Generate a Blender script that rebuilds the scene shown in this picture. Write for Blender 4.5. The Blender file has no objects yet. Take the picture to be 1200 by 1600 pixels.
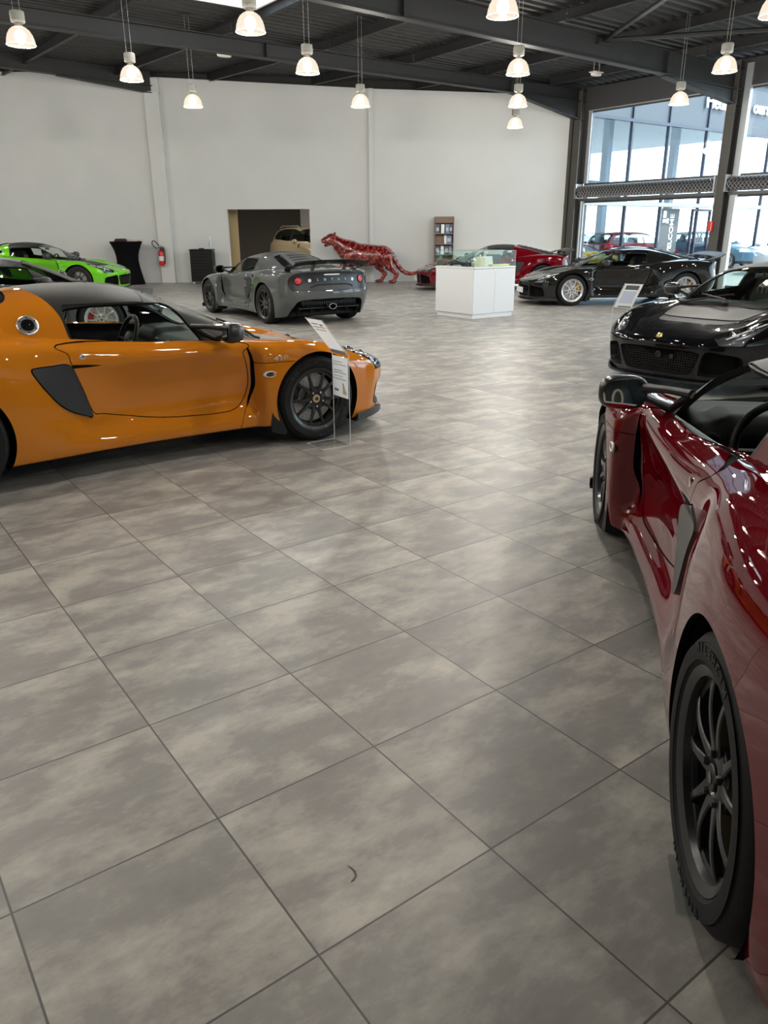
import bpy, bmesh, math, random
import numpy as np
from mathutils import Vector, Matrix, Euler
random.seed(7)
SC = bpy.context.scene
COL = SC.collection
PI = math.pi
# ------------------------------------------------------------------ materials
MATS = {}
def newmat(name):
    m = bpy.data.materials.new(name); m.use_nodes = True
    nt = m.node_tree; nt.nodes.clear()
    out = nt.nodes.new('ShaderNodeOutputMaterial')
    return m, nt, out
def pbr(name, col, rough=.5, metal=0., coat=0., coat_rough=.03, spec=.5, trans=0., ior=1.5, emit=None, estr=0., noise=None, sheen=0.):
    if name in MATS: return MATS[name]
    m, nt, out = newmat(name)
    b = nt.nodes.new('ShaderNodeBsdfPrincipled')
    I = b.inputs
    I['Base Color'].default_value = (*col, 1); I['Roughness'].default_value = rough; I['Metallic'].default_value = metal
    I['Coat Weight'].default_value = coat; I['Coat Roughness'].default_value = coat_rough
    I['Specular IOR Level'].default_value = spec; I['Transmission Weight'].default_value = trans; I['IOR'].default_value = ior
    I['Sheen Weight'].default_value = sheen
    if emit: I['Emission Color'].default_value = (*emit, 1); I['Emission Strength'].default_value = estr
    if noise:
        sc, amt = noise
        tc = nt.nodes.new('ShaderNodeTexCoord'); n = nt.nodes.new('ShaderNodeTexNoise'); n.inputs['Scale'].default_value = sc; n.inputs['Detail'].default_value = 6
        nt.links.new(tc.outputs['Object'], n.inputs['Vector'])
        mr = nt.nodes.new('ShaderNodeMapRange'); mr.inputs['To Min'].default_value = max(0, rough-amt); mr.inputs['To Max'].default_value = min(1, rough+amt)
        nt.links.new(n.outputs['Fac'], mr.inputs['Value']); nt.links.new(mr.outputs['Result'], I['Roughness'])
        mx = nt.nodes.new('ShaderNodeMix'); mx.data_type = 'RGBA'
        mx.inputs['A'].default_value = (*[c*.86 for c in col], 1); mx.inputs['B'].default_value = (*[min(1, c*1.12) for c in col], 1)
        nt.links.new(n.outputs['Fac'], mx.inputs['Factor']); nt.links.new(mx.outputs['Result'], I['Base Color'])
    nt.links.new(b.outputs[0], out.inputs[0]); MATS[name] = m
    return m
def paint(name, col, metal=.0, rough=.45, flake=True):
    if name in MATS: return MATS[name]
    m = pbr(name, col, rough, metal, coat=1., coat_rough=.008, spec=0.)
    if flake:
        nt = m.node_tree; b = [n for n in nt.nodes if n.type == 'BSDF_PRINCIPLED'][0]
        tc = nt.nodes.new('ShaderNodeTexCoord'); n = nt.nodes.new('ShaderNodeTexNoise'); n.inputs['Scale'].default_value = 900
        nt.links.new(tc.outputs['Object'], n.inputs['Vector'])
        mx = nt.nodes.new('ShaderNodeMix'); mx.data_type = 'RGBA'
        mx.inputs['A'].default_value = (*[c*.8 for c in col], 1); mx.inputs['B'].default_value = (*[min(1, c*1.25) for c in col], 1)
        nt.links.new(n.outputs['Fac'], mx.inputs['Factor']); nt.links.new(mx.outputs['Result'], b.inputs['Base Color'])
    return m
def glassmat(name, tint=(1, 1, 1), refl=.06, rough=.0, dark=1.):
    """thin pane: straight-through tinted light plus a Fresnel mirror"""
    if name in MATS: return MATS[name]
    m, nt, out = newmat(name)
    t = nt.nodes.new('ShaderNodeBsdfTransparent'); t.inputs[0].default_value = (*[c*dark for c in tint], 1)
    g = nt.nodes.new('ShaderNodeBsdfGlossy'); g.inputs['Roughness'].default_value = rough
    f = nt.nodes.new('ShaderNodeLayerWeight'); f.inputs[0].default_value = .5
    mx = nt.nodes.new('ShaderNodeMixShader')
    p5 = nt.nodes.new('ShaderNodeMath'); p5.operation = 'POWER'; p5.inputs[1].default_value = 4.5
    mul = nt.nodes.new('ShaderNodeMath'); mul.operation = 'MULTIPLY_ADD'; mul.inputs[1].default_value = .75; mul.inputs[2].default_value = refl; mul.use_clamp = True
    nt.links.new(f.outputs['Facing'], p5.inputs[0]); nt.links.new(p5.outputs[0], mul.inputs[0]); nt.links.new(mul.outputs[0], mx.inputs[0])
    nt.links.new(t.outputs[0], mx.inputs[1]); nt.links.new(g.outputs[0], mx.inputs[2]); nt.links.new(mx.outputs[0], out.inputs[0])
    MATS[name] = m
    return m
# ------------------------------------------------------------------ objects
def tag(o, label=None, cat=None, group=None, kind=None):
    if label: o['label'] = label
    if cat: o['category'] = cat
    if group: o['group'] = group
    if kind: o['kind'] = kind
    return o
def empty(name, loc=(0, 0, 0), rz=0., label=None, cat=None, group=None):
    o = bpy.data.objects.new(name, None); COL.objects.link(o); o.location = loc; o.rotation_euler = (0, 0, rz); o.empty_display_size = .1
    return tag(o, label, cat, group)
def link(name, me, mats=(), parent=None, loc=None, rot=None, objmats=False):
    o = bpy.data.objects.new(name, me); COL.objects.link(o)
    if parent: o.parent = parent
    if loc is not None: o.location = loc
    if rot is not None: o.rotation_euler = rot
    if not isinstance(mats, (list, tuple)): mats = [mats]
    while len(me.materials) < len(mats): me.materials.append(None)
    for i, m in enumerate(mats):
        if objmats:
            o.material_slots[i].link = 'OBJECT'; o.material_slots[i].material = m
        else: me.materials[i] = m
    return o
class MB:
    """collects shapes into ONE mesh"""
    def __init__(s): s.v = []; s.f = []; s.mi = []; s.sm = []
    def add(s, V, F, M=None, mi=0, smooth=False):
        o = len(s.v)
        for p in V:
            p = Vector(p)
            s.v.append(tuple(M @ p) if M is not None else tuple(p))
        for f in F: s.f.append([i+o for i in f]); s.mi.append(mi); s.sm.append(smooth)
        return s
    def box(s, x0, x1, y0, y1, z0, z1, M=None, mi=0, b=0.):
        if b > 0:
            bm = bmesh.new(); bmesh.ops.create_cube(bm, size=1)
            for v in bm.verts: v.co = Vector(((x0+x1)/2+v.co.x*(x1-x0), (y0+y1)/2+v.co.y*(y1-y0), (z0+z1)/2+v.co.z*(z1-z0)))
            bmesh.ops.bevel(bm, geom=bm.edges[:], offset=b, segments=2, profile=.6, affect='EDGES')
            bm.verts.index_update()
            s.add([v.co[:] for v in bm.verts], [[v.index for v in f.verts] for f in bm.faces], M, mi); bm.free(); return s
        V = [(x0, y0, z0), (x1, y0, z0), (x1, y1, z0), (x0, y1, z0), (x0, y0, z1), (x1, y0, z1), (x1, y1, z1), (x0, y1, z1)]
        F = [(3, 2, 1, 0), (4, 5, 6, 7), (0, 1, 5, 4), (1, 2, 6, 5), (2, 3, 7, 6), (3, 0, 4, 7)]
        return s.add(V, F, M, mi)
    def lathe(s, prof, n=32, M=None, mi=0, cap=True, a0=0, a1=2*PI, smooth=True):
        V = []; F = []; full = abs(a1-a0-2*PI) < 1e-6; m = n if full else n+1
        for r, z in prof:
            for k in range(m):
                a = a0+(a1-a0)*k/n; V.append((r*math.cos(a), r*math.sin(a), z))
        for i in range(len(prof)-1):
            for k in range(n):
                k2 = (k+1) % m if full else k+1
                F.append((i*m+k, i*m+k2, (i+1)*m+k2, (i+1)*m+k))
        if cap and full:
            F.append(list(range(m))[::-1]); F.append([(len(prof)-1)*m+k for k in range(m)])
        return s.add(V, F, M, mi, smooth)
    def tube(s, pts, r, n=8, M=None, mi=0, closed=False, cap=True, flat=None):
        """sweep; r number or list; flat = (a,b) scale of section axes"""
        P = [Vector(p) for p in pts]; N = len(P); V = []; F = []
        R = r if isinstance(r, (list, tuple)) else [r]*N
        up = None
        for i in range(N):
            if closed: t = P[(i+1) % N]-P[i-1]
            else: t = P[min(i+1, N-1)]-P[max(i-1, 0)]
            t.normalize()
            if up is None:
                up = Vector((0, 0, 1)) if abs(t.z) < .9 else Vector((1, 0, 0))
            side = t.cross(up); side.normalize(); up = side.cross(t); up.normalize()
            fa, fb = flat if flat else (1, 1)
            for k in range(n):
                a = 2*PI*k/n+PI/n
                V.append(P[i]+side*(math.cos(a)*R[i]*fa)+up*(math.sin(a)*R[i]*fb))
        for i in range(N if closed else N-1):
            j = (i+1) % N
            for k in range(n):
                k2 = (k+1) % n; F.append((i*n+k, j*n+k, j*n+k2, i*n+k2))
        if cap and not closed:
            F.append(list(range(n))); F.append([(N-1)*n+k for k in range(n)][::-1])
        return s.add(V, F, M, mi, n > 4)
    def prism(s, poly, z0, z1, M=None, mi=0):
        n = len(poly); V = [(x, y, z0) for x, y in poly]+[(x, y, z1) for x, y in poly]
        F = [list(range(n))[::-1], [n+i for i in range(n)]]+[(i, (i+1) % n, n+(i+1) % n, n+i) for i in range(n)]
        return s.add(V, F, M, mi)
    def sphere(s, c, r, n=16, m=10, M=None, mi=0, sc=(1, 1, 1)):
        V = []; F = []
        for i in range(m+1):
            t = PI*i/m
            for k in range(n):
                a = 2*PI*k/n; V.append((c[0]+r*sc[0]*math.sin(t)*math.cos(a), c[1]+r*sc[1]*math.sin(t)*math.sin(a), c[2]+r*sc[2]*math.cos(t)))
        for i in range(m):
            for k in range(n): F.append((i*n+k, (i+1)*n+k, (i+1)*n+(k+1) % n, i*n+(k+1) % n))
        return s.add(V, F, M, mi, True)
    def mesh(s, name='mesh', auto=None):
        me = bpy.data.meshes.new(name); me.from_pydata(s.v, [], s.f)
        me.polygons.foreach_set('material_index', s.mi); me.polygons.foreach_set('use_smooth', s.sm)
        bm = bmesh.new(); bm.from_mesh(me)
        bmesh.ops.remove_doubles(bm, verts=bm.verts, dist=1e-6)
        bmesh.ops.recalc_face_normals(bm, faces=bm.faces); bm.to_mesh(me); bm.free()
        if any(s.sm):
            try: me.set_sharp_from_angle(angle=math.radians(auto or 38))
            except Exception: pass
        me.update(); return me
    def islands(s, name='part'):
        """one mesh per connected piece"""
        p = list(range(len(s.v)))
        def fd(i):
            while p[i] != i: p[i] = p[p[i]]; i = p[i]
            return i
        key = {}
        for i, v in enumerate(s.v):
            k = tuple(round(c, 5) for c in v)
            if k in key: p[fd(i)] = fd(key[k])
            else: key[k] = i
        for f in s.f:
            for i in f[1:]: p[fd(i)] = fd(f[0])
        out = {}
        for f, mi, sm in zip(s.f, s.mi, s.sm):
            m = out.setdefault(fd(f[0]), (MB(), {})); mb, mp = m; nf = []
            for i in f:
                if i not in mp: mp[i] = len(mb.v); mb.v.append(s.v[i])
                nf.append(mp[i])
            mb.f.append(nf); mb.mi.append(mi); mb.sm.append(sm)
        return [m[0].mesh(name) for m in out.values()]
    def build(s, name, mats, parent=None, loc=None, rot=None, label=None):
        o = link(name, s.mesh(name), mats, parent, loc, rot)
        if label: o['label'] = label
        return o
def text_mesh(txt, size, extrude=.002, align='CENTER', bold=0.):
    c = bpy.data.curves.new('lettering', 'FONT'); c.body = txt; c.size = size; c.extrude = extrude; c.align_x = align; c.align_y = 'CENTER'; c.offset = bold
    o = bpy.data.objects.new('lettering', c); COL.objects.link(o)
    dg = bpy.context.evaluated_depsgraph_get(); dg.update()
    me = bpy.data.meshes.new_from_object(o.evaluated_get(dg))
    bpy.data.objects.remove(o); bpy.data.curves.remove(c)
    return me
# ------------------------------------------------------------------ splines / tables
def pchip(xk, yk, xq):
    xk = np.asarray(xk, float); yk = np.asarray(yk, float)
    if xk[0] > xk[-1]: xk = xk[::-1]; yk = yk[::-1]
    sh = yk.shape; y = yk.reshape(len(xk), -1); h = np.diff(xk)[:, None]; d = np.diff(y, axis=0)/h
    m = np.zeros_like(y); m[0] = d[0]; m[-1] = d[-1]
    if len(xk) > 2:
        w1 = 2*h[1:]+h[:-1]; w2 = h[1:]+2*h[:-1]; ok = d[1:]*d[:-1] > 0
        with np.errstate(divide='ignore', invalid='ignore'):
            mm = (w1+w2)/(w1/d[:-1]+w2/d[1:])
        m[1:-1] = np.where(ok, mm, 0)
        # keep it closer to a cubic spline where data is smooth
        cs = (d[:-1]*h[1:]+d[1:]*h[:-1])/(h[1:]+h[:-1]); m[1:-1] = np.where(ok, m[1:-1], .35*cs)
    xq = np.clip(np.asarray(xq, float), xk[0], xk[-1]); i = np.clip(np.searchsorted(xk, xq, side='right')-1, 0, len(xk)-2)
    hh = h[i]; t = ((xq-xk[i])/hh[:, 0])[:, None]
    r = (1+2*t)*(1-t)**2*y[i]+t*(1-t)**2*hh*m[i]+t*t*(3-2*t)*y[i+1]+t*t*(t-1)*hh*m[i+1]
    return r.reshape((len(xq),)+sh[1:])
class LUT:
    """C2 bicubic B-spline sheet over a table"""
    def __init__(s, a0, a1, b0, b1, G, h):
        s.a0, s.b0, s.h, s.G = a0, b0, h, G
    @classmethod
    def table(cls, A, B, T, h=.025, pad=.1):
        A = np.asarray(A, float); B = np.asarray(B, float); T = np.asarray(T, float)
        if A[0] > A[-1]: A = A[::-1]; T = T[::-1]
        a = np.arange(A[0]-pad, A[-1]+pad+h, h); b = np.arange(B[0]-pad, B[-1]+pad+h, h)
        G = pchip(B, T.T, b).T; G = pchip(A, G, a)
        return cls(a[0], a[-1], b[0], b[-1], G, h)
    def __call__(s, a, b):
        a = np.asarray(a, float); b = np.asarray(b, float); a, b = np.broadcast_arrays(a, b)
        n, m = s.G.shape
        u = np.clip((a-s.a0)/s.h, 1.001, n-2.002); v = np.clip((b-s.b0)/s.h, 1.001, m-2.002)
        i = np.floor(u).astype(int); j = np.floor(v).astype(int); fu = u-i; fv = v-j
        def w(t): return ((1-t)**3/6, (3*t**3-6*t*t+4)/6, (-3*t**3+3*t*t+3*t+1)/6, t**3/6)
        wu, wv = w(fu), w(fv); r = 0
        for p in range(4):
            q = 0
            for k in range(4): q = q+wv[k]*s.G[i+p-1, j+k-1]
            r = r+wu[p]*q
        return r
    def norm(s):
        ga, gb = np.gradient(s.G, s.h); return LUT(s.a0, 0, s.b0, 0, 1/np.sqrt(1+ga*ga+gb*gb), s.h)
def smax(a, b, k):
    h = np.maximum(k-np.abs(a-b), 0)/k; return np.maximum(a, b)+h*h*k/4
def smin(a, b, k): return -smax(-a, -b, k)
def sstep(a, b, x):
    t = np.clip((x-a)/(b-a), 0, 1); return t*t*(3-2*t)
# ------------------------------------------------------------------ surface nets
def surface_net(F, lo, hi, h, newton=3, Fgrid=None):
    xs, ys, zs = [np.arange(lo[k], hi[k]+h, h) for k in range(3)]
    g = Fgrid(xs[:, None, None], ys[None, :, None], zs[None, None, :]) if Fgrid else F(xs[:, None, None], ys[None, :, None], zs[None, None, :])
    g = np.broadcast_to(g, (len(xs), len(ys), len(zs))); s = g < 0
    nx, ny, nz = g.shape
    c = np.zeros((nx-1, ny-1, nz-1), int)
    for a in (0, 1):
        for b in (0, 1):
            for d in (0, 1): c += s[a:nx-1+a, b:ny-1+b, d:nz-1+d]
    act = (c > 0) & (c < 8); idx = -np.ones(act.shape, int); cell = np.argwhere(act); idx[act] = np.arange(len(cell))
    acc = np.zeros((len(cell), 3)); cnt = np.zeros(len(cell))
    corners = [(a, b, d) for a in (0, 1) for b in (0, 1) for d in (0, 1)]
    for p in corners:
        for ax in range(3):
            if p[ax]: continue
            q = list(p); q[ax] = 1
            ga = g[cell[:, 0]+p[0], cell[:, 1]+p[1], cell[:, 2]+p[2]]; gb = g[cell[:, 0]+q[0], cell[:, 1]+q[1], cell[:, 2]+q[2]]
            m = (ga < 0) != (gb < 0)
            t = np.where(m, ga/np.where(m, ga-gb, 1), 0)
            pt = np.tile(np.array(p, float), (len(cell), 1)); pt[:, ax] += t
            acc += np.where(m[:, None], pt, 0); cnt += m
    V = np.array([xs[0], ys[0], zs[0]])+(cell+acc/np.maximum(cnt, 1)[:, None])*h
    Q = []
    for ax in range(3):
        a1, a2 = (ax+1) % 3, (ax+2) % 3
        lo_ = [slice(None)]*3; hi_ = [slice(None)]*3; lo_[ax] = slice(0, -1); hi_[ax] = slice(1, None)
        cr = s[tuple(lo_)] != s[tuple(hi_)]
        e = np.argwhere(cr); ok = np.ones(len(e), bool)
        for k in (a1, a2): ok &= (e[:, k] > 0) & (e[:, k] < (nx, ny, nz)[k]-1)
        e = e[ok]; sg = s[e[:, 0], e[:, 1], e[:, 2]]
        def at(d1, d2):
            f = e.copy(); f[:, a1] -= d1; f[:, a2] -= d2; return idx[f[:, 0], f[:, 1], f[:, 2]]
        q = np.stack([at(1, 1), at(0, 1), at(0, 0), at(1, 0)], 1)
        q[~sg] = q[~sg][:, ::-1]; Q.append(q)
    Q = np.concatenate(Q); Q = Q[(Q >= 0).all(1)]
    e = 2e-3
    def grad(P):
        x, y, z = P.T
        return np.stack([F(x+e, y, z)-F(x-e, y, z), F(x, y+e, z)-F(x, y-e, z), F(x, y, z+e)-F(x, y, z-e)], 1)/(2*e)
    for _ in range(newton):
        gr = grad(V); f = F(*V.T); st = -(f/np.maximum((gr**2).sum(1), 1e-3))[:, None]*gr
        ln = np.linalg.norm(st, axis=1, keepdims=True); V = V+st*np.minimum(1, .5*h/np.maximum(ln, 1e-9))
    N = grad(V); N /= np.maximum(np.linalg.norm(N, axis=1, keepdims=True), 1e-9)
    # split each quad along its flatter diagonal
    A, B, C, D = V[Q[:, 0]], V[Q[:, 1]], V[Q[:, 2]], V[Q[:, 3]]
    n02 = (N[Q[:, 0]]*N[Q[:, 2]]).sum(1); n13 = (N[Q[:, 1]]*N[Q[:, 3]]).sum(1); k = n02 < n13
    T = np.concatenate([np.where(k[:, None], Q[:, [0, 1, 3]], Q[:, [0, 1, 2]]), np.where(k[:, None], Q[:, [1, 2, 3]], Q[:, [0, 2, 3]])])
    return V, N, T
class Surf:
    def __init__(s, V, N, T): s.V, s.N, s.T = V, N, T
    def compact(s):
        u, inv = np.unique(s.T, return_inverse=True); return Surf(s.V[u], s.N[u], inv.reshape(-1, 3))
    def split(s, f):
        """cut along f=0 -> (inside f<0, outside)"""
        if not len(s.T): return s, s
        f = np.where(np.abs(f) < 1e-7, 1e-7, f); neg = f[s.T] < 0; c = neg.sum(1)
        cut = s.T[(c > 0) & (c < 3)]; cn = neg[(c > 0) & (c < 3)]
        if not len(cut): return Surf(s.V, s.N, s.T[c == 3]).compact(), Surf(s.V, s.N, s.T[c == 0]).compact()
        one = cn.sum(1) == 1                       # rotate so that the odd vertex is first
        odd = np.where(one, np.argmax(cn, 1), np.argmin(cn, 1)); r = (odd[:, None]+np.arange(3)) % 3
        t = np.take_along_axis(cut, r, 1)
        ed = np.concatenate([t[:, [0, 1]], t[:, [0, 2]]]); es = np.sort(ed, 1); ue, inv = np.unique(es, axis=0, return_inverse=True); inv = inv.ravel()
        fa, fb = f[ue[:, 0]], f[ue[:, 1]]; w = (fa/(fa-fb))[:, None]
        nV = s.V[ue[:, 0]]*(1-w)+s.V[ue[:, 1]]*w; nN = s.N[ue[:, 0]]*(1-w)+s.N[ue[:, 1]]*w; nN /= np.linalg.norm(nN, axis=1, keepdims=True)
        n0 = len(s.V); i1 = n0+inv[:len(t)]; i2 = n0+inv[len(t):]
        tip = np.stack([t[:, 0], i1, i2], 1); q1 = np.stack([i1, t[:, 1], t[:, 2]], 1); q2 = np.stack([i1, t[:, 2], i2], 1)
        V = np.concatenate([s.V, nV]); N = np.concatenate([s.N, nN])
        ins = np.concatenate([s.T[c == 3], tip[one], q1[~one], q2[~one]]); out = np.concatenate([s.T[c == 0], tip[~one], q1[one], q2[one]])
        return Surf(V, N, ins).compact(), Surf(V, N, out).compact()
    def take(s, fn): return s.split(fn(s.V))
    def islands(s):
        n = len(s.V); key = np.round(s.V*2e4).astype(np.int64); _, rep = np.unique(key, axis=0, return_inverse=True); lab = rep.ravel().copy()
        t = lab[s.T]; m = np.arange(lab.max()+1)
        while True:
            mn = m[t].min(1); m2 = m.copy(); np.minimum.at(m2, t.ravel(), np.repeat(mn, 3)); m2 = m2[m2]
            if (m2 == m).all(): break
            m = m2
        c = m[t[:, 0]]; return [Surf(s.V, s.N, s.T[c == k]).compact() for k in np.unique(c) if (c == k).sum() > 30]
    def offset(s, d): return Surf(s.V+s.N*d, s.N, s.T)
    def mirror(s):
        m = np.array([1, -1, 1.]); return Surf(s.V*m, s.N*m, s.T[:, ::-1])
    def __add__(s, o):
        return Surf(np.concatenate([s.V, o.V]), np.concatenate([s.N, o.N]), np.concatenate([s.T, o.T+len(s.V)]))
    def boundary(s):
        e = np.concatenate([s.T[:, [0, 1]], s.T[:, [1, 2]], s.T[:, [2, 0]]])
        # match by position so that pieces meeting at y=0 are sewn
        key = np.round(s.V*2e4).astype(np.int64); u, inv = np.unique(key, axis=0, return_inverse=True); inv = inv.ravel(); ek = inv[e]
        es = np.sort(ek, 1); uu, iv, cn = np.unique(es, axis=0, return_inverse=True, return_counts=True)
        return e[cn[iv.ravel()] == 1]
    def mesh(s, name, thick=0., inner=True, rim_mi=0, in_mi=1, n_slots=1):
        V, N, T = s.V, s.N, s.T; mi = np.zeros(len(T), int)
        if thick > 0:
            b = s.boundary(); n0 = len(V); b = b[np.abs(V[b[:, 0], 1]).__gt__(1e-4) | np.abs(V[b[:, 1], 1]).__gt__(1e-4)]
            if len(b):
                a, c = b[:, 0], b[:, 1]; d = V[c]-V[a]
                fn = np.cross(d, N[a]); fn /= np.maximum(np.linalg.norm(fn, axis=1, keepdims=True), 1e-9)
                # shared rim normals
                key = np.unique(np.concatenate([a, c])); mp = -np.ones(n0, int); mp[key] = np.arange(len(key)); rn = np.zeros((len(key), 3))
                np.add.at(rn, mp[a], fn); np.add.at(rn, mp[c], fn); rn /= np.maximum(np.linalg.norm(rn, axis=1, keepdims=True), 1e-9)
                k = len(key); o1 = n0+mp; o2 = n0+k+mp
                rt = np.concatenate([np.stack([o1[a], o2[a], o1[c]], 1), np.stack([o1[c], o2[a], o2[c]], 1)])
                V = np.concatenate([V, V[key], V[key]-N[key]*thick]); N = np.concatenate([N, rn, rn]); T = np.concatenate([T, rt]); mi = np.concatenate([mi, np.full(len(rt), rim_mi)])
            if inner:
                n1 = len(V); V = np.concatenate([V, s.V-s.N*thick]); N = np.concatenate([N, -s.N]); T = np.concatenate([T, s.T[:, ::-1]+n1]); mi = np.concatenate([mi, np.full(len(s.T), in_mi)])
        return tri_mesh(name, V, N, T, mi)
def tri_mesh(name, V, N, T, mi=None):
    me = bpy.data.meshes.new(name); n = len(T)
    me.vertices.add(len(V)); me.vertices.foreach_set('co', V.astype(np.float32).ravel())
    me.loops.add(3*n); me.loops.foreach_set('vertex_index', T.astype(np.int32).ravel())
    me.polygons.add(n); me.polygons.foreach_set('loop_start', np.arange(0, 3*n, 3, dtype=np.int32))
    try: me.polygons.foreach_set('loop_total', np.full(n, 3, np.int32))
    except Exception: pass
    if mi is not None: me.polygons.foreach_set('material_index', mi.astype(np.int32))
    me.polygons.foreach_set('use_smooth', np.ones(n, bool))
    me.update(calc_edges=True); me.validate()
    if len(me.vertices) == len(V): me.normals_split_custom_set_from_vertices([tuple(x) for x in N])
    return me
def spline_poly(pts, n=8, closed=True, tens=.5):
    P = np.asarray(pts, float); N = len(P); out = []
    for i in range(N if closed else N-1):
        p0, p1, p2, p3 = (P[(i-1) % N], P[i], P[(i+1) % N], P[(i+2) % N]) if closed else (P[max(i-1, 0)], P[i], P[i+1], P[min(i+2, N-1)])
        for k in range(n):
            t = k/n; m1 = (p2-p0)*tens; m2 = (p3-p1)*tens
            out.append((2*t**3-3*t*t+1)*p1+(t**3-2*t*t+t)*m1+(-2*t**3+3*t*t)*p2+(t**3-t*t)*m2)
    if not closed: out.append(P[-1])
    return np.array(out)
def poly_sdf(poly, A, B):
    """signed distance of points (A,B) to a closed polygon, negative inside"""
    P = np.asarray(poly, float); d = np.full(A.shape, 1e9); ins = np.zeros(A.shape, bool)
    for i in range(len(P)):
        a, b = P[i], P[(i+1) % len(P)]; e = b-a; wx, wy = A-a[0], B-a[1]
        t = np.clip((wx*e[0]+wy*e[1])/max(e@e, 1e-12), 0, 1); d = np.minimum(d, (wx-e[0]*t)**2+(wy-e[1]*t)**2)
        c = (a[1] <= B) != (b[1] <= B)
        with np.errstate(divide='ignore', invalid='ignore'): xi = a[0]+(B-a[1])*(e[0]/e[1] if e[1] else 0)
        ins ^= c & (A < xi)
    return np.where(ins, -1, 1)*np.sqrt(d)
# ================================================================== SPORTS CAR
# car frame: x forward, y left, z up; origin on the ground mid-wheelbase
BY = [0, .2, .4, .52, .66, .76, .84, .92]
BASE = LUT.table([2.13, 1.98, 1.76, 1.52, 1.3, 1.15, 1.0, .8, .6, .3, 0, -.3, -.6, -.9, -1.2, -1.5, -1.8, -2.1], BY, [
 [.450, .445, .430, .410, .380, .340, .300, .26],
 [.512, .508, .492, .478, .460, .430, .390, .33],
 [.572, .566, .556, .560, .562, .545, .495, .42],
 [.618, .612, .600, .615, .638, .628, .580, .50],
 [.655, .649, .638, .658, .695, .692, .645, .56],
 [.685, .680, .668, .683, .720, .716, .670, .58],
 [.712, .708, .696, .702, .730, .726, .682, .60],
 [.735, .732, .726, .730, .744, .730, .690, .61],
 [.750, .750, .750, .752, .755, .734, .680, .60],
 [.760, .762, .768, .772, .772, .744, .690, .60],
 [.775, .778, .786, .792, .790, .762, .705, .61],
 [.800, .803, .809, .816, .812, .784, .725, .63],
 [.830, .832, .838, .846, .843, .822, .775, .68],
 [.848, .850, .856, .862, .866, .858, .822, .74],
 [.858, .860, .865, .870, .876, .873, .842, .76],
 [.865, .865, .866, .868, .872, .866, .833, .75],
 [.868, .866, .862, .856, .848, .834, .800, .72],
 [.866, .862, .852, .840, .822, .800, .760, .67]])
ZC = LUT.table([2.1, .95, .7, .5, .3, .15, 0, -.15, -.3, -.5, -.7, -.9, -1.1, -1.3, -1.5, -1.7, -1.9, -2.1], [0, 1],
 [[z, z] for z in (.2, .748, .866, .952, 1.030, 1.080, 1.112, 1.127, 1.131, 1.123, 1.096, 1.058, 1.012, .966, .922, .882, .848, .81)])
DROP = LUT.table([1.2, .4, .24, 0, -.4, -.8, -1.3, -2.0], [0, .2, .35, .45, .50, .54, .58, .64, .69, .78, .9, 1.0], [
 [0, .012, .034, .058, .078, .098, .122, .170, .235, .40, .62, .80],
 [0, .010, .029, .046, .058, .070, .092, .150, .225, .40, .62, .80],
 [0, .010, .029, .046, .058, .070, .092, .185, .262, .43, .65, .82],
 [0, .011, .031, .052, .068, .086, .116, .205, .300, .47, .68, .84],
 [0, .012, .036, .066, .095, .128, .180, .312, .400, .55, .74, .90],
 [0, .012, .036, .068, .098, .132, .180, .285, .370, .52, .72, .88],
 [0, .012, .036, .066, .092, .118, .150, .210, .270, .40, .58, .74],
 [0, .012, .036, .064, .088, .108, .133, .180, .228, .338, .50, .66]])
SIDE = LUT.table([2.12, 1.97, 1.65, 1.36, 1.185, .9, .775, .722, .5, .2, -.1, -.35, -.6, -.85, -1.185, -1.5, -1.8, -2.05],
 [.08, .15, .21, .245, .30, .38, .5, .62, .70, .78, .9], [
 [.66, .67, .67, .67, .67, .67, .66, .65, .63, .60, .55],
 [.73, .745, .75, .75, .748, .742, .73, .71, .69, .66, .60],
 [.79, .81, .815, .817, .818, .818, .812, .80, .782, .75, .70],
 [.82, .85, .86, .864, .867, .870, .871, .862, .846, .82, .78],
 [.83, .862, .872, .875, .878, .881, .881, .872, .857, .835, .79],
 [.81, .845, .856, .860, .863, .865, .866, .860, .848, .825, .79],
 [.79, .825, .835, .838, .842, .844, .845, .838, .818, .78, .73],
 [.76, .785, .79, .780, .745, .730, .735, .755, .772, .758, .72],
 [.745, .770, .775, .757, .718, .702, .712, .748, .778, .766, .73],
 [.742, .768, .772, .753, .712, .699, .711, .752, .784, .770, .74],
 [.75, .776, .782, .765, .722, .708, .720, .757, .787, .775, .74],
 [.765, .795, .802, .792, .766, .758, .762, .774, .787, .776, .75],
 [.79, .825, .836, .835, .834, .826, .822, .817, .808, .792, .77],
 [.81, .848, .860, .863, .866, .868, .868, .864, .855, .840, .81],
 [.82, .855, .866, .870, .877, .882, .886, .887, .885, .877, .845],
 [.80, .83, .845, .85, .856, .860, .864, .866, .866, .858, .825],
 [.76, .78, .795, .80, .81, .82, .827, .829, .827, .816, .78],
 [.69, .705, .72, .727, .737, .747, .755, .756, .751, .740, .71]])
FRONT = LUT.table([0, .2, .4, .55, .65, .75, .85, .95], [.05, .14, .2, .3, .4, .47, .53, .62], [[c-d for c in (1.985, 2.01, 2.02, 2.04, 2.052, 2.05, 2.02, 1.93)] for d in (0, .012, .05, .115, .19, .31, .50, .75)])
REAR = LUT.table([0, .3, .5, .65, .75, .85, .92], [.05, .15, .25, .35, .42, .5, .6, .7, .8, .87, .95], [[c+d for c in (-1.70, -1.83, -1.90, -1.965, -1.99, -2.005, -1.99, -1.975, -1.972, -1.985, -1.99)] for d in (0, .01, .045, .095, .16, .28, .42)])
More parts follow.
